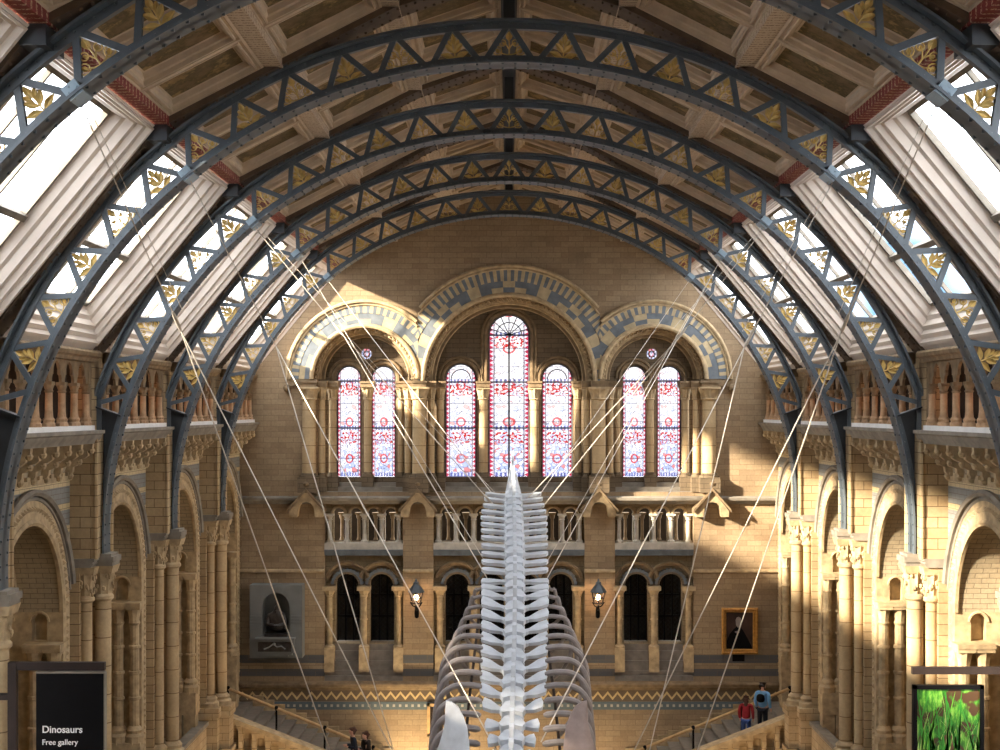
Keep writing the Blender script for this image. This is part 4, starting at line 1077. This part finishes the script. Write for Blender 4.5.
# shoulder blades
for sx, mt, lab in ((-1, 'bone', 'pale grey shoulder blade'), (1, 'bonepk', 'pinkish brown shoulder blade')):
    y = 20.6; PX = [(446, 701), (451, 702), (458, 707), (463, 716), (467, 728), (469, 742), (470, 757), (471, 775), (468, 800), (450, 806), (428, 800), (428, 780), (433, 762), (438, 748), (442, 735), (445, 722), (445, 710)]
    if sx > 0: PX = [(1033-a, b) for a, b in PX]
    m = MB(RAW); cx = sum(a for a, b in PX)/len(PX); cy = sum(b for a, b in PX)/len(PX)
    def T(a, b, d):
        yy = y + .35*abs(a-509)/70 - .5*(b-700)/100; return ((a-509)*yy/F, yy+d, (410-b)*yy/F)
    i = m.add([T(a, b, 0) for a, b in PX]); i2 = m.add([T(cx+(a-cx)*.6, cy+(b-cy)*.6, -.06) for a, b in PX]); j = m.add([T(a, b, .06) for a, b in PX]); n = len(PX)
    c = m.add([T(cx, cy, -.07)]); d = m.add([T(cx, cy, .08)])
    for k in range(n):
        b = (k+1) % n; m.face((i+k, i+b, i2+b, i2+k)); m.face((i2+k, i2+b, c)); m.face((i+k, j+k, j+b, i+b)); m.face((j+k, d, j+b))
    o = link('shoulder_blade', m, mt, whale); o['label'] = lab
# steel rod under the ribs
for sx in (-1, 1):
    m = MB(RAW); m.tube([(sx*.62+.05, 27.5, -3.9), (sx*.72+.05, 24, -4.9), (sx*.76+.05, 20.5, -5.7)], .025, 6); link('steel_rod', m, 'brownmet', whale)

# ============================================================ cables
def W3(px, py, y): return ((px-509)*y/F, (410-py)*y/F, y)    # world triple (u, v, w)
def ys(py): return spine(min(py, 826)).y
CB = [ # (side, label, start, end) with (px, py, distance)
 ('left', 'from the cut-off top left arch to a turnbuckle', (74, 88, 18.72), (181, 331, 22)),
 ('left', 'fanning down past the grey memorial niche', (181, 331, 22), (343, 787, 25)),
 ('left', 'crossing the wall between memorial niche and left small arcade', (181, 331, 22), (410, 787, 23)),
 ('left', 'from the nearest complete arch to the left hood moulding', (189, 178, 25.2), (276, 346, 27)),
 ('left', 'dropping steeply past the left small arcade', (276, 346, 27), (404, 787, 26)),
 ('left', 'crossing the left lantern and ending at the ribs', (276, 346, 27), (500, 757, 21.6)),
 ('left', 'from the second arch to a turnbuckle in the banded arch', (252, 224, 31.7), (344, 336, 31)),
 ('left', 'from the banded arch down to the middle of the spine', (344, 336, 31), (487, 578, 28.8)),
 ('left', 'from the farthest arch to the tail', (326, 278, 44.7), (497, 500, 34)),
 ('left', 'from the banded arch turnbuckle to the tail', (344, 336, 31), (494, 506, 33.6)),
 ('left', 'from the third arch, thin, across the window pair', (299, 256, 38.2), (484, 560, 30)),
 ('right', 'from the cut-off top right arch to a turnbuckle', (943, 88, 18.72), (841, 333, 22)),
 ('right', 'fanning down past the gilt-framed portrait', (841, 333, 22), (685, 787, 24)),
 ('right', 'crossing the end wall just left of the portrait', (841, 333, 22), (616, 787, 24)),
 ('right', 'from the nearest complete arch to a turnbuckle', (835, 178, 25.2), (744, 348, 26)),
 ('right', 'crossing the strip with the right lantern', (744, 348, 26), (541, 742, 21.8)),
 ('right', 'dropping steeply past the outermost right gable', (744, 348, 26), (641, 787, 26)),
 ('right', 'from the second arch to a turnbuckle in the banded arch', (766, 226, 31.7), (675, 342, 31.5)),
 ('right', 'from the banded arch to the tail, upper of two', (675, 342, 31.5), (526, 500, 34)),
 ('right', 'from the banded arch to the tail, lower of two', (675, 342, 31.5), (537, 514, 33)),
 ('right', 'from the third arch across the right window pair', (722, 257, 38.2), (545, 582, 28.6)),
 ('right', 'from the farthest arch, thin, to the tail', (691, 278, 44.7), (536, 500, 34)),
 ('right', 'from the third arch, thin, crossing the outermost window', (722, 257, 38.2), (548, 560, 29.8)),
]
for k, (sd, lab, a, b) in enumerate(CB):
    A, B = W3(*a), W3(*b); m = MB(WORLD)
    r = .0105 if 'thin' not in lab else .007
    dx = .05*(1 if sd == 'left' else -1)
    m.tube([A, B], r, 6)
    t = single('suspension_cable', m, 'cable', ('%s steel wire ' % sd) + lab, 'cable', (A[0], A[2], A[1]), 'suspension wires of the whale')
    if 'turnbuckle' in lab and 'from the turnbuckle' not in lab:
        m = MB(WORLD); D = Vector(B)-Vector(A); D.normalize(); B2 = Vector(B)
        m.tube([tuple(B2-D*.42), tuple(B2-D*.34), tuple(B2-D*.08), tuple(B2)], [.012, .03, .03, .015], 8)
        link('turnbuckle', m, 'cable', t)
        m = MB(WORLD); m.tube([(A[0]+dx*1.6, A[1], A[2]), (B[0]+dx*.6, B[1]+.3, B[2])], .006, 5); link('twin_strand', m, 'cable', t)

# ============================================================ banners on brackets
def txt(body, size, u, z, y, parent, bold=.012):
    c = bpy.data.curves.new('lettering', 'FONT'); c.body = body; c.size = size; c.extrude = .004; c.offset = bold*size; c.align_x = 'LEFT'
    o = bpy.data.objects.new('lettering', c); COL.objects.link(o); bpy.context.view_layer.update()
    me = bpy.data.meshes.new_from_object(o.evaluated_get(bpy.context.evaluated_depsgraph_get())); bpy.data.objects.remove(o); me.materials.clear(); me.materials.append(M['textw'])
    o = bpy.data.objects.new('lettering', me); COL.objects.link(o)
    o.parent = parent; w = WL[parent.name]; o.location = (u-w[0], y-w[1], z-w[2]); o.rotation_euler = (PI/2, 0, 0); return o
YB = 24.7
def bx(px): return (px-509)*YB/F
def bz(py): return (410-py)*YB/F
t = thing('hanging_banner', 'black gallery sign reading Dinosaurs on a bracket at the left', 'sign', (bx(12), YB, bz(800)), 'signs on brackets at the nearest piers')
m = MB(WORLD); m.box(bx(8.5), bx(105), bz(670), bz(662), YB-.04, YB+.06); m.box(bx(8.5), bx(17), bz(800), bz(662), YB-.05, YB+.07)
m.box(bx(-4), bx(9), bz(700), bz(695), YB-.02, YB+.2); m.box(bx(-4), bx(9), bz(790), bz(785), YB-.02, YB+.2); link('bracket', m, 'brownmet', t)
m = MB(WORLD); m.box(bx(37), bx(105), bz(800), bz(672), YB-.05, YB+.05); link('panel', m, 'black', t)
m = MB(WORLD); m.box(bx(37), bx(105.5), bz(673), bz(671), YB-.06, YB+.06); m.box(bx(104.6), bx(106), bz(800), bz(672), YB-.055, YB+.055); link('edge_strip', m, 'ledge', t)
txt('Dinosaurs', .168, bx(43), bz(732), YB-.056, t, .012); txt('Free gallery', .130, bx(43), bz(744), YB-.056, t, .008)
t = thing('hanging_banner', 'framed photograph of green reeds on a bracket at the right', 'sign', (bx(1005), YB, bz(800)), 'signs on brackets at the nearest piers')
m = MB(WORLD); m.box(bx(912), bx(1012), bz(674), bz(667), YB-.04, YB+.06); m.box(bx(1004), bx(1012), bz(800), bz(667), YB-.05, YB+.07); link('bracket', m, 'brownmet', t)
m = MB(WORLD)
a, b, c, d = bx(912.5), bx(983), bz(800), bz(685)
m.box(a, a+.065, c, d, YB-.06, YB+.05); m.box(b-.065, b, c, d, YB-.06, YB+.05); m.box(a, b, d-.065, d, YB-.06, YB+.05); m.box(a, b, c, c+.065, YB-.06, YB+.05); link('frame', m, 'black', t)
def mat_photo():
    t = NT('reed_photograph'); g = t.pos(); mp = t.n('ShaderNodeMapping'); t.l(g.outputs['Position'], mp.inputs[0]); mp.inputs['Scale'].default_value = (9, 1, 2.2)
    n = t.noise(mp.outputs[0], 1.6, 5, .7); n2 = t.noise(g.outputs['Position'], 3.0, 2)
    c = t.ramp(n, [(.32, rgb(20,62,18)), (.48, rgb(62,132,40)), (.58, rgb(120,184,66)), (.7, rgb(184,210,120))])
    c = t.mix(t.ramp(n2, [(.5, (0,0,0,1)), (.56, (1,1,1,1))]), c, rgb(74,52,32)); t.bsdf(c, .5); return t.m
a += .065; b -= .065; c += .065; d -= .065
m = MB(WORLD); m.box(a, b, c, d, YB-.02, YB+.02); link('print', m, mat_photo(), t)
rnd = random.Random(3); greens = [plain('reed_green_a', rgb(58,150,48), .5, 0, .1, 4, 0), plain('reed_green_b', rgb(112,190,64), .5, 0, .1, 4, 0), plain('reed_green_c', rgb(170,206,112), .5, 0, .1, 4, 0), plain('log_brown', rgb(92,64,42), .6, 0, .3, 7, 0)]
m = MB(WORLD)
def strip(pts, w, mi):
    q = []
    for k, (x, z) in enumerate(pts):
        f = k/(len(pts)-1); q.append((x, z, w*(1-f)+.002))
    i = m.add([(min(b, max(a, x-ww)), min(d, max(c, z)), YB-.023) for x, z, ww in q] + [(min(b, max(a, x+ww)), min(d, max(c, z)), YB-.023) for x, z, ww in q])
    n = len(q)
    for k in range(n-1): m.face((i+k, i+k+1, i+n+k+1, i+n+k), mi)
def log(x0, z0, x1, z1, r):
    i = m.add([(x0-r, z0, YB-.022), (x0+r, z0, YB-.022), (x1+r*.8, z1, YB-.022), (x1-r*.8, z1, YB-.022)]); m.face((i, i+1, i+2, i+3), 3)
log(bx(962), c, bx(948), bz(735), .1)
for k in range(75):
    x = a + rnd.random()*(b-a); z0 = c+rnd.random()*.9 if k % 3 else bz(760); h = .35+rnd.random()*.9; ln = rnd.uniform(-.35, .35)
    strip([(x, z0), (x+ln*.2, z0+h*.4), (x+ln*.55, z0+h*.75), (x+ln, z0+h)], rnd.uniform(.008, .018), rnd.choice((0, 0, 1, 1, 2)))
link('printed_reeds', m, greens, t)

# ============================================================ people
def skinned(name, P, E, R, mat, parent, root=0, sub=1):
    me = bpy.data.meshes.new(name); bm = bmesh.new(); L = bm.verts.layers.skin.verify()
    off = WL[parent.name]; vs = []
    for k, p in enumerate(P):
        v = bm.verts.new((p[0]-off[0], p[1]-off[1], p[2]-off[2])); r = R[k]; v[L].radius = r if isinstance(r, tuple) else (r, r); v[L].use_root = (k == root); vs.append(v)
    for a, b in E: bm.edges.new((vs[a], vs[b]))
    bm.to_mesh(me); bm.free(); me.materials.append(M[mat] if isinstance(mat, str) else mat)
    o = bpy.data.objects.new(name, me); COL.objects.link(o); o.parent = parent; WL[o.name] = off
    md = o.modifiers.new('skin', 'SKIN'); md.use_smooth_shade = True; md.use_x_symmetry = False
    s2 = o.modifiers.new('smooth', 'SUBSURF'); s2.levels = sub; s2.render_levels = sub+1
    return o
def person(loc, h, ang, label, top, legs, hair, arms='down', group=None, lean=0., hairlong=False):
    """standing figure; ang 0 faces the far wall (+Y), positive turns to the left"""
    t = thing('person', label, 'person', loc, group)
    ca, sa = math.cos(ang), math.sin(ang); S = h/1.75
    def G(x, y, z): y += lean*max(0, z-.95); return (loc[0]+S*(x*ca-y*sa), loc[1]+S*(x*sa+y*ca), loc[2]+S*z)
    aw = {'down': ((.20,.0,1.41), (.25,-.02,1.13), (.24,.10,.90)), 'front': ((.20,.0,1.41), (.25,.02,1.14), (.12,.26,1.18)), 'rail': ((.20,.0,1.41), (.25,.12,1.17), (.20,.36,1.10))}[arms]
    P = [(0,0,.95), (0,.01,1.15), (0,.01,1.36), (0,.0,1.47), (0,.02,1.56)]; E = [(0,1),(1,2),(2,3),(3,4)]
    R = [(.15,.10), (.14,.10), (.17,.11), .055, .06]
    hd = [(0,.03,1.63), (0,.02,1.72)]; P += hd; E += [(4,5),(5,6)]; R += [(.078,.098), (.055,.07)]
    P += [(0,.13,1.615)]; E += [(5,7)]; R += [.014]       # nose
    for sx in (-1, 1):
        k = len(P); P += [(sx*.085,.01,1.62)]; E += [(5,k)]; R += [.016]
        k = len(P); A = [(sx*a, b, c) for a, b, c in aw]; P += [(sx*.1, 0, 1.43)] + A; E += [(2,k),(k,k+1),(k+1,k+2),(k+2,k+3)]; R += [.07, .055, .042, .03]
        ex_, ey, ez_ = A[1]; hx, hy, hz = A[2]; d = Vector((hx-ex_, hy-ey, hz-ez_)).normalized()
        P += [(hx+d.x*.06, hy+d.y*.06, hz+d.z*.06)]; E += [(k+3,k+4)]; R += [(.034,.022)]; pk = k+4
        side = Vector((0, 1, 0)) if abs(d.y) < .7 else Vector((1, 0, 0))
        for f in range(4):
            o = side*(f-1.5)*.018; q = Vector(P[pk]) + o + d*(.05+.01*(1.5-abs(f-1.5))); k2 = len(P)
            P += [tuple(Vector(P[pk])+o+d*.02), tuple(q)]; E += [(pk,k2),(k2,k2+1)]; R += [.010, .008]
        k2 = len(P); P += [tuple(Vector(P[k+3])+side*.035+d*.04)]; E += [(k+3,k2)]; R += [.010]
        k = len(P); P += [(sx*.09,0,.88), (sx*.10,.01,.50), (sx*.10,-.02,.09), (sx*.11,.10,.04)]; E += [(0,k),(k,k+1),(k+1,k+2),(k+2,k+3)]; R += [.085, .058, .04, .035]
    skinned('body', [G(*p) for p in P], E, [tuple(x*S for x in r) if isinstance(r, tuple) else r*S for r in R], 'skin', t)
    P = [(0,0,.90), (0,.01,1.12), (0,.01,1.36), (0,.0,1.46)]; E = [(0,1),(1,2),(2,3)]; R = [(.185,.135), (.165,.125), (.19,.13), .075]
    for sx in (-1, 1):
        k = len(P); A = [(sx*a, b, c) for a, b, c in aw]; w = Vector(A[1]).lerp(Vector(A[2]), .88); P += [(sx*.1,0,1.44), A[0], A[1], tuple(w)]; E += [(2,k),(k,k+1),(k+1,k+2),(k+2,k+3)]; R += [.09, .075, .06, .048]
    skinned('jacket', [G(*p) for p in P], E, [tuple(x*S for x in r) if isinstance(r, tuple) else r*S for r in R], top, t)
    P = [(0,0,.96)]; E = []; R = [(.165,.12)]
    for sx in (-1, 1):
        k = len(P); P += [(sx*.09,0,.87), (sx*.10,.01,.50), (sx*.10,-.02,.12)]; E += [(0,k),(k,k+1),(k+1,k+2)]; R += [.10, .075, .06]
    skinned('trousers', [G(*p) for p in P], E, [tuple(x*S for x in r) if isinstance(r, tuple) else r*S for r in R], legs, t)
    P = [(0,-.01,1.66), (0,.0,1.745), (0,-.05,1.63)]; E = [(0,1),(0,2)]; R = [(.092,.10), (.07,.085), (.075,.07)]
    if hairlong: P += [(0,-.07,1.5), (0,-.08,1.38)]; E += [(2,3),(3,4)]; R += [(.08,.05), (.06,.035)]
    skinned('hair', [G(*p) for p in P], E, [tuple(x*S for x in r) if isinstance(r, tuple) else r*S for r in R], hair, t)
    return t, G
M['navy'] = plain('navy_cloth', rgb(22,28,42), .8, 0, .15, 6, .1); M['red'] = plain('red_cloth', rgb(150,34,42), .8, 0, .15, 6, .1)
M['sky'] = plain('light_blue_cloth', rgb(112,162,205), .8, 0, .12, 6, .1); M['jeans'] = plain('blue_jeans', rgb(62,84,140), .8, 0, .15, 6, .1)
M['hair'] = plain('dark_hair', rgb(40,28,24), .7, 0, .2, 20, .2); M['hair2'] = plain('brown_hair', rgb(78,50,38), .7, 0, .2, 20, .2); M['purple'] = plain('purple_cloth', rgb(110,70,160), .8, 0, .1, 6, .1)
zst = lambda x: -10.62 - .41*(8.1-abs(x))
person((-4.95, 46.6, zst(4.95)-.02), 1.72, PI/2+.3, 'person in a dark navy jacket bending their head on the left staircase', 'navy', 'navy', 'hair2', 'front', None, .12)
person((-4.60, 47.0, zst(4.55)-.02), 1.66, PI/2+.6, 'person half hidden behind the one in navy on the left staircase', 'brownmet', 'navy', 'hair2', 'front', None, .10)
person((7.62, 46.6, zst(7.72)+.02), 1.56, -.35, 'person in a red jacket and blue jeans climbing the right staircase', 'red', 'jeans', 'hair2', 'down', None, .04, True)
t, G = person((8.20, 46.9, zst(8.20)+.02), 1.74, -.6, 'person in a light blue shirt with a dark backpack on the right staircase', 'sky', 'navy', 'hair', 'down', None, .04)
P = [G(0, -.16, 1.12), G(0, -.17, 1.28), G(0, -.16, 1.42)]
skinned('backpack', P, [(0,1),(1,2)], [(.15,.11), (.16,.12), (.12,.08)], 'black', t)
# people leaning on the balcony parapets; only heads and hands show
for s, y, tp, lab in ((-1, 40.2, 'sky', 'person in bright blue leaning on the far left balcony parapet'), (-1, 41.0, 'navy', 'person in dark clothes at the far left balcony parapet, beside the one in bright blue'),
                      (1, 40.6, 'black', 'person in black leaning on the far right balcony parapet'), (1, 40.0, 'purple', 'person in purple leaning on the far right balcony parapet')):
    person((s*9.68, y, -10.4), 1.25 if tp in ('sky', 'purple') else 1.4, s*PI/2, lab, tp, 'navy', 'hair', 'rail', None, .25)
# bronze bust in the niche
t = thing('bronze_figure', 'dark bronze half-length figure with folded arms in the slate niche', 'statue', (ex(278.5), YE-.36, ez(634)))
cx, cz, y0 = ex(278.5), ez(634), YE-.4
def B(x, y, z): return (cx+x*.92, y0-y, cz+z*.92)
P = [(0,.0,.12), (0,.0,.5), (0,.02,.82), (0,.03,.94), (0,.05,1.08), (0,.05,1.2), (0,.15,1.07)]; E = [(0,1),(1,2),(2,3),(3,4),(4,5),(4,6)]; R = [(.36,.2), (.27,.18), (.24,.15), .075, (.10,.12), (.08,.09), .02]
for sx in (-1, 1):
    k = len(P); P += [(sx*.28,.02,.76), (sx*.36,.10,.45), (sx*-.02,.27,.40), (sx*-.10,.28,.42)]; E += [(2,k),(k,k+1),(k+1,k+2),(k+2,k+3)]; R += [.10, .085, .055, .04]
skinned('body', [B(*p) for p in P], E, R, 'bronze', t)
P = [(0,.2,1.01), (0,.24,.88)]; skinned('beard', [B(*p) for p in P], [(0,1)], [.06, .035], 'bronze', t)
m = MB(WORLD); m.box(cx-.4, cx+.4, cz, cz+.1, y0-.25, y0+.2); link('plinth', m, 'bronze', t)

# ============================================================ light, sky, camera
def sun(rot_dir, energy, col, ang):
    L = bpy.data.lights.new('sun', 'SUN'); L.energy = energy; L.color = col; L.angle = ang
    o = bpy.data.objects.new('sun', L); COL.objects.link(o); o.location = (-30, 20, 40)
    o.rotation_euler = Vector(rot_dir).to_track_quat('-Z', 'Y').to_euler(); return o
sun((1.0, .555, -.44), SUN_E, (1, .84, .62), math.radians(2.2))
def area(name, loc, to, size, e, col):
    L = bpy.data.lights.new(name, 'AREA'); L.energy = e; L.color = col; L.shape = 'RECTANGLE'; L.size, L.size_y = size
    o = bpy.data.objects.new(name, L); COL.objects.link(o); o.location = loc; o.rotation_euler = (Vector(to)-Vector(loc)).to_track_quat('-Z', 'Y').to_euler(); return o
# chapel spotlights, set above the inside of each arch
for s, e in ((-1, CHAP*.5), (1, CHAP)):
    for c in BAYC:
        L = bpy.data.lights.new('chapel_spotlight', 'POINT'); L.energy = e; L.color = (1, .78, .5); L.shadow_soft_size = .15
        o = bpy.data.objects.new('chapel_spotlight', L); COL.objects.link(o); o.location = (s*11.6, c-1.2, -1.5)
# uplighters the building has: in the gallery behind the columns, on the landing and under the stairs
for s in (-1, 1):
    for c in BAYC[1:]:
        o = area('gallery_strip_light', (s*9.24, c, -.40), (s*9.24, c, 1), (.06, 4.6), 16, (1, .50, .28)); o.rotation_euler = (PI, 0, 0)
area('landing_floodlight', (-3.0, 48.6, -13.6), (-2.8, YE, -10.8), (1.5, .5), LAND, (1, .78, .48))
area('landing_floodlight', (2.6, 48.6, -13.6), (2.6, YE, -10.8), (1.5, .5), LAND*.25, (1, .78, .5))
for s in (-1, 1):
    area('stair_floodlight', (s*6.5, 42.5, -14.5), (s*6.6, YE, -6.5), (2, .6), STAIRL, (1, .72, .42))

wd = bpy.data.worlds.new('sky'); SC.world = wd; wd.use_nodes = True; nt = wd.node_tree; nt.nodes.clear()
out = nt.nodes.new('ShaderNodeOutputWorld'); bg = nt.nodes.new('ShaderNodeBackground'); tc = nt.nodes.new('ShaderNodeTexCoord')
sp = nt.nodes.new('ShaderNodeSeparateXYZ'); nt.links.new(tc.outputs['Generated'], sp.inputs[0])
no = nt.nodes.new('ShaderNodeTexNoise'); no.inputs['Scale'].default_value = 2.6; no.inputs['Detail'].default_value = 4; nt.links.new(tc.outputs['Generated'], no.inputs['Vector'])
r1 = nt.nodes.new('ShaderNodeValToRGB'); r1.color_ramp.elements[0].position = .40; r1.color_ramp.elements[0].color = (.36, .50, .72, 1); r1.color_ramp.elements[1].position = .56; r1.color_ramp.elements[1].color = (1, 1, 1, 1)
r1.color_ramp.elements[0].color = (.055, .10, .15, 1); r1.color_ramp.elements[0].position = .44; r1.color_ramp.elements[1].position = .52
def wmath(op, a, b):
    o = nt.nodes.new('ShaderNodeMath'); o.operation = op
    for i, x in enumerate((a, b)):
        if isinstance(x, bpy.types.NodeSocket): nt.links.new(x, o.inputs[i])
        else: o.inputs[i].default_value = x
    return o.outputs[0]
ax = wmath('ABSOLUTE', sp.outputs[0], 0)
ms = wmath('MINIMUM', wmath('MAXIMUM', wmath('MULTIPLY', wmath('SUBTRACT', ax, .16), 12.), 0.), 1.)          # clear sky low down to the sides
ms = wmath('MULTIPLY', ms, wmath('MINIMUM', wmath('MAXIMUM', wmath('MULTIPLY', wmath('SUBTRACT', .165, sp.outputs[2]), 18.), 0.), 1.))
mx = nt.nodes.new('ShaderNodeMix'); mx.data_type = 'RGBA'; mx.inputs[6].default_value = (1, 1, 1, 1); nt.links.new(ms, mx.inputs[0]); nt.links.new(r1.outputs[0], mx.inputs[7])
nt.links.new(no.outputs[0], r1.inputs[0]); nt.links.new(mx.outputs[2], bg.inputs[0]); bg.inputs[1].default_value = SKY_E
nt.links.new(bg.outputs[0], out.inputs[0])

cam = bpy.data.cameras.new('camera'); co = bpy.data.objects.new('camera', cam); COL.objects.link(co)
cam.sensor_width = 36; cam.lens = F/1000*36; cam.shift_x = -(509-500)/1000; cam.shift_y = (410-375)/1000
co.location = (0, 0, 0); co.rotation_euler = (PI/2, 0, 0); cam.clip_end = 300; SC.camera = co
for o in SC.objects:
    if o.parent is None: o.location.z += CAMZ
SC.view_settings.view_transform = 'Standard'; SC.view_settings.look = 'None'; SC.view_settings.gamma = 1; SC.view_settings.use_curve_mapping = False
SC.view_settings.exposure = EXPO
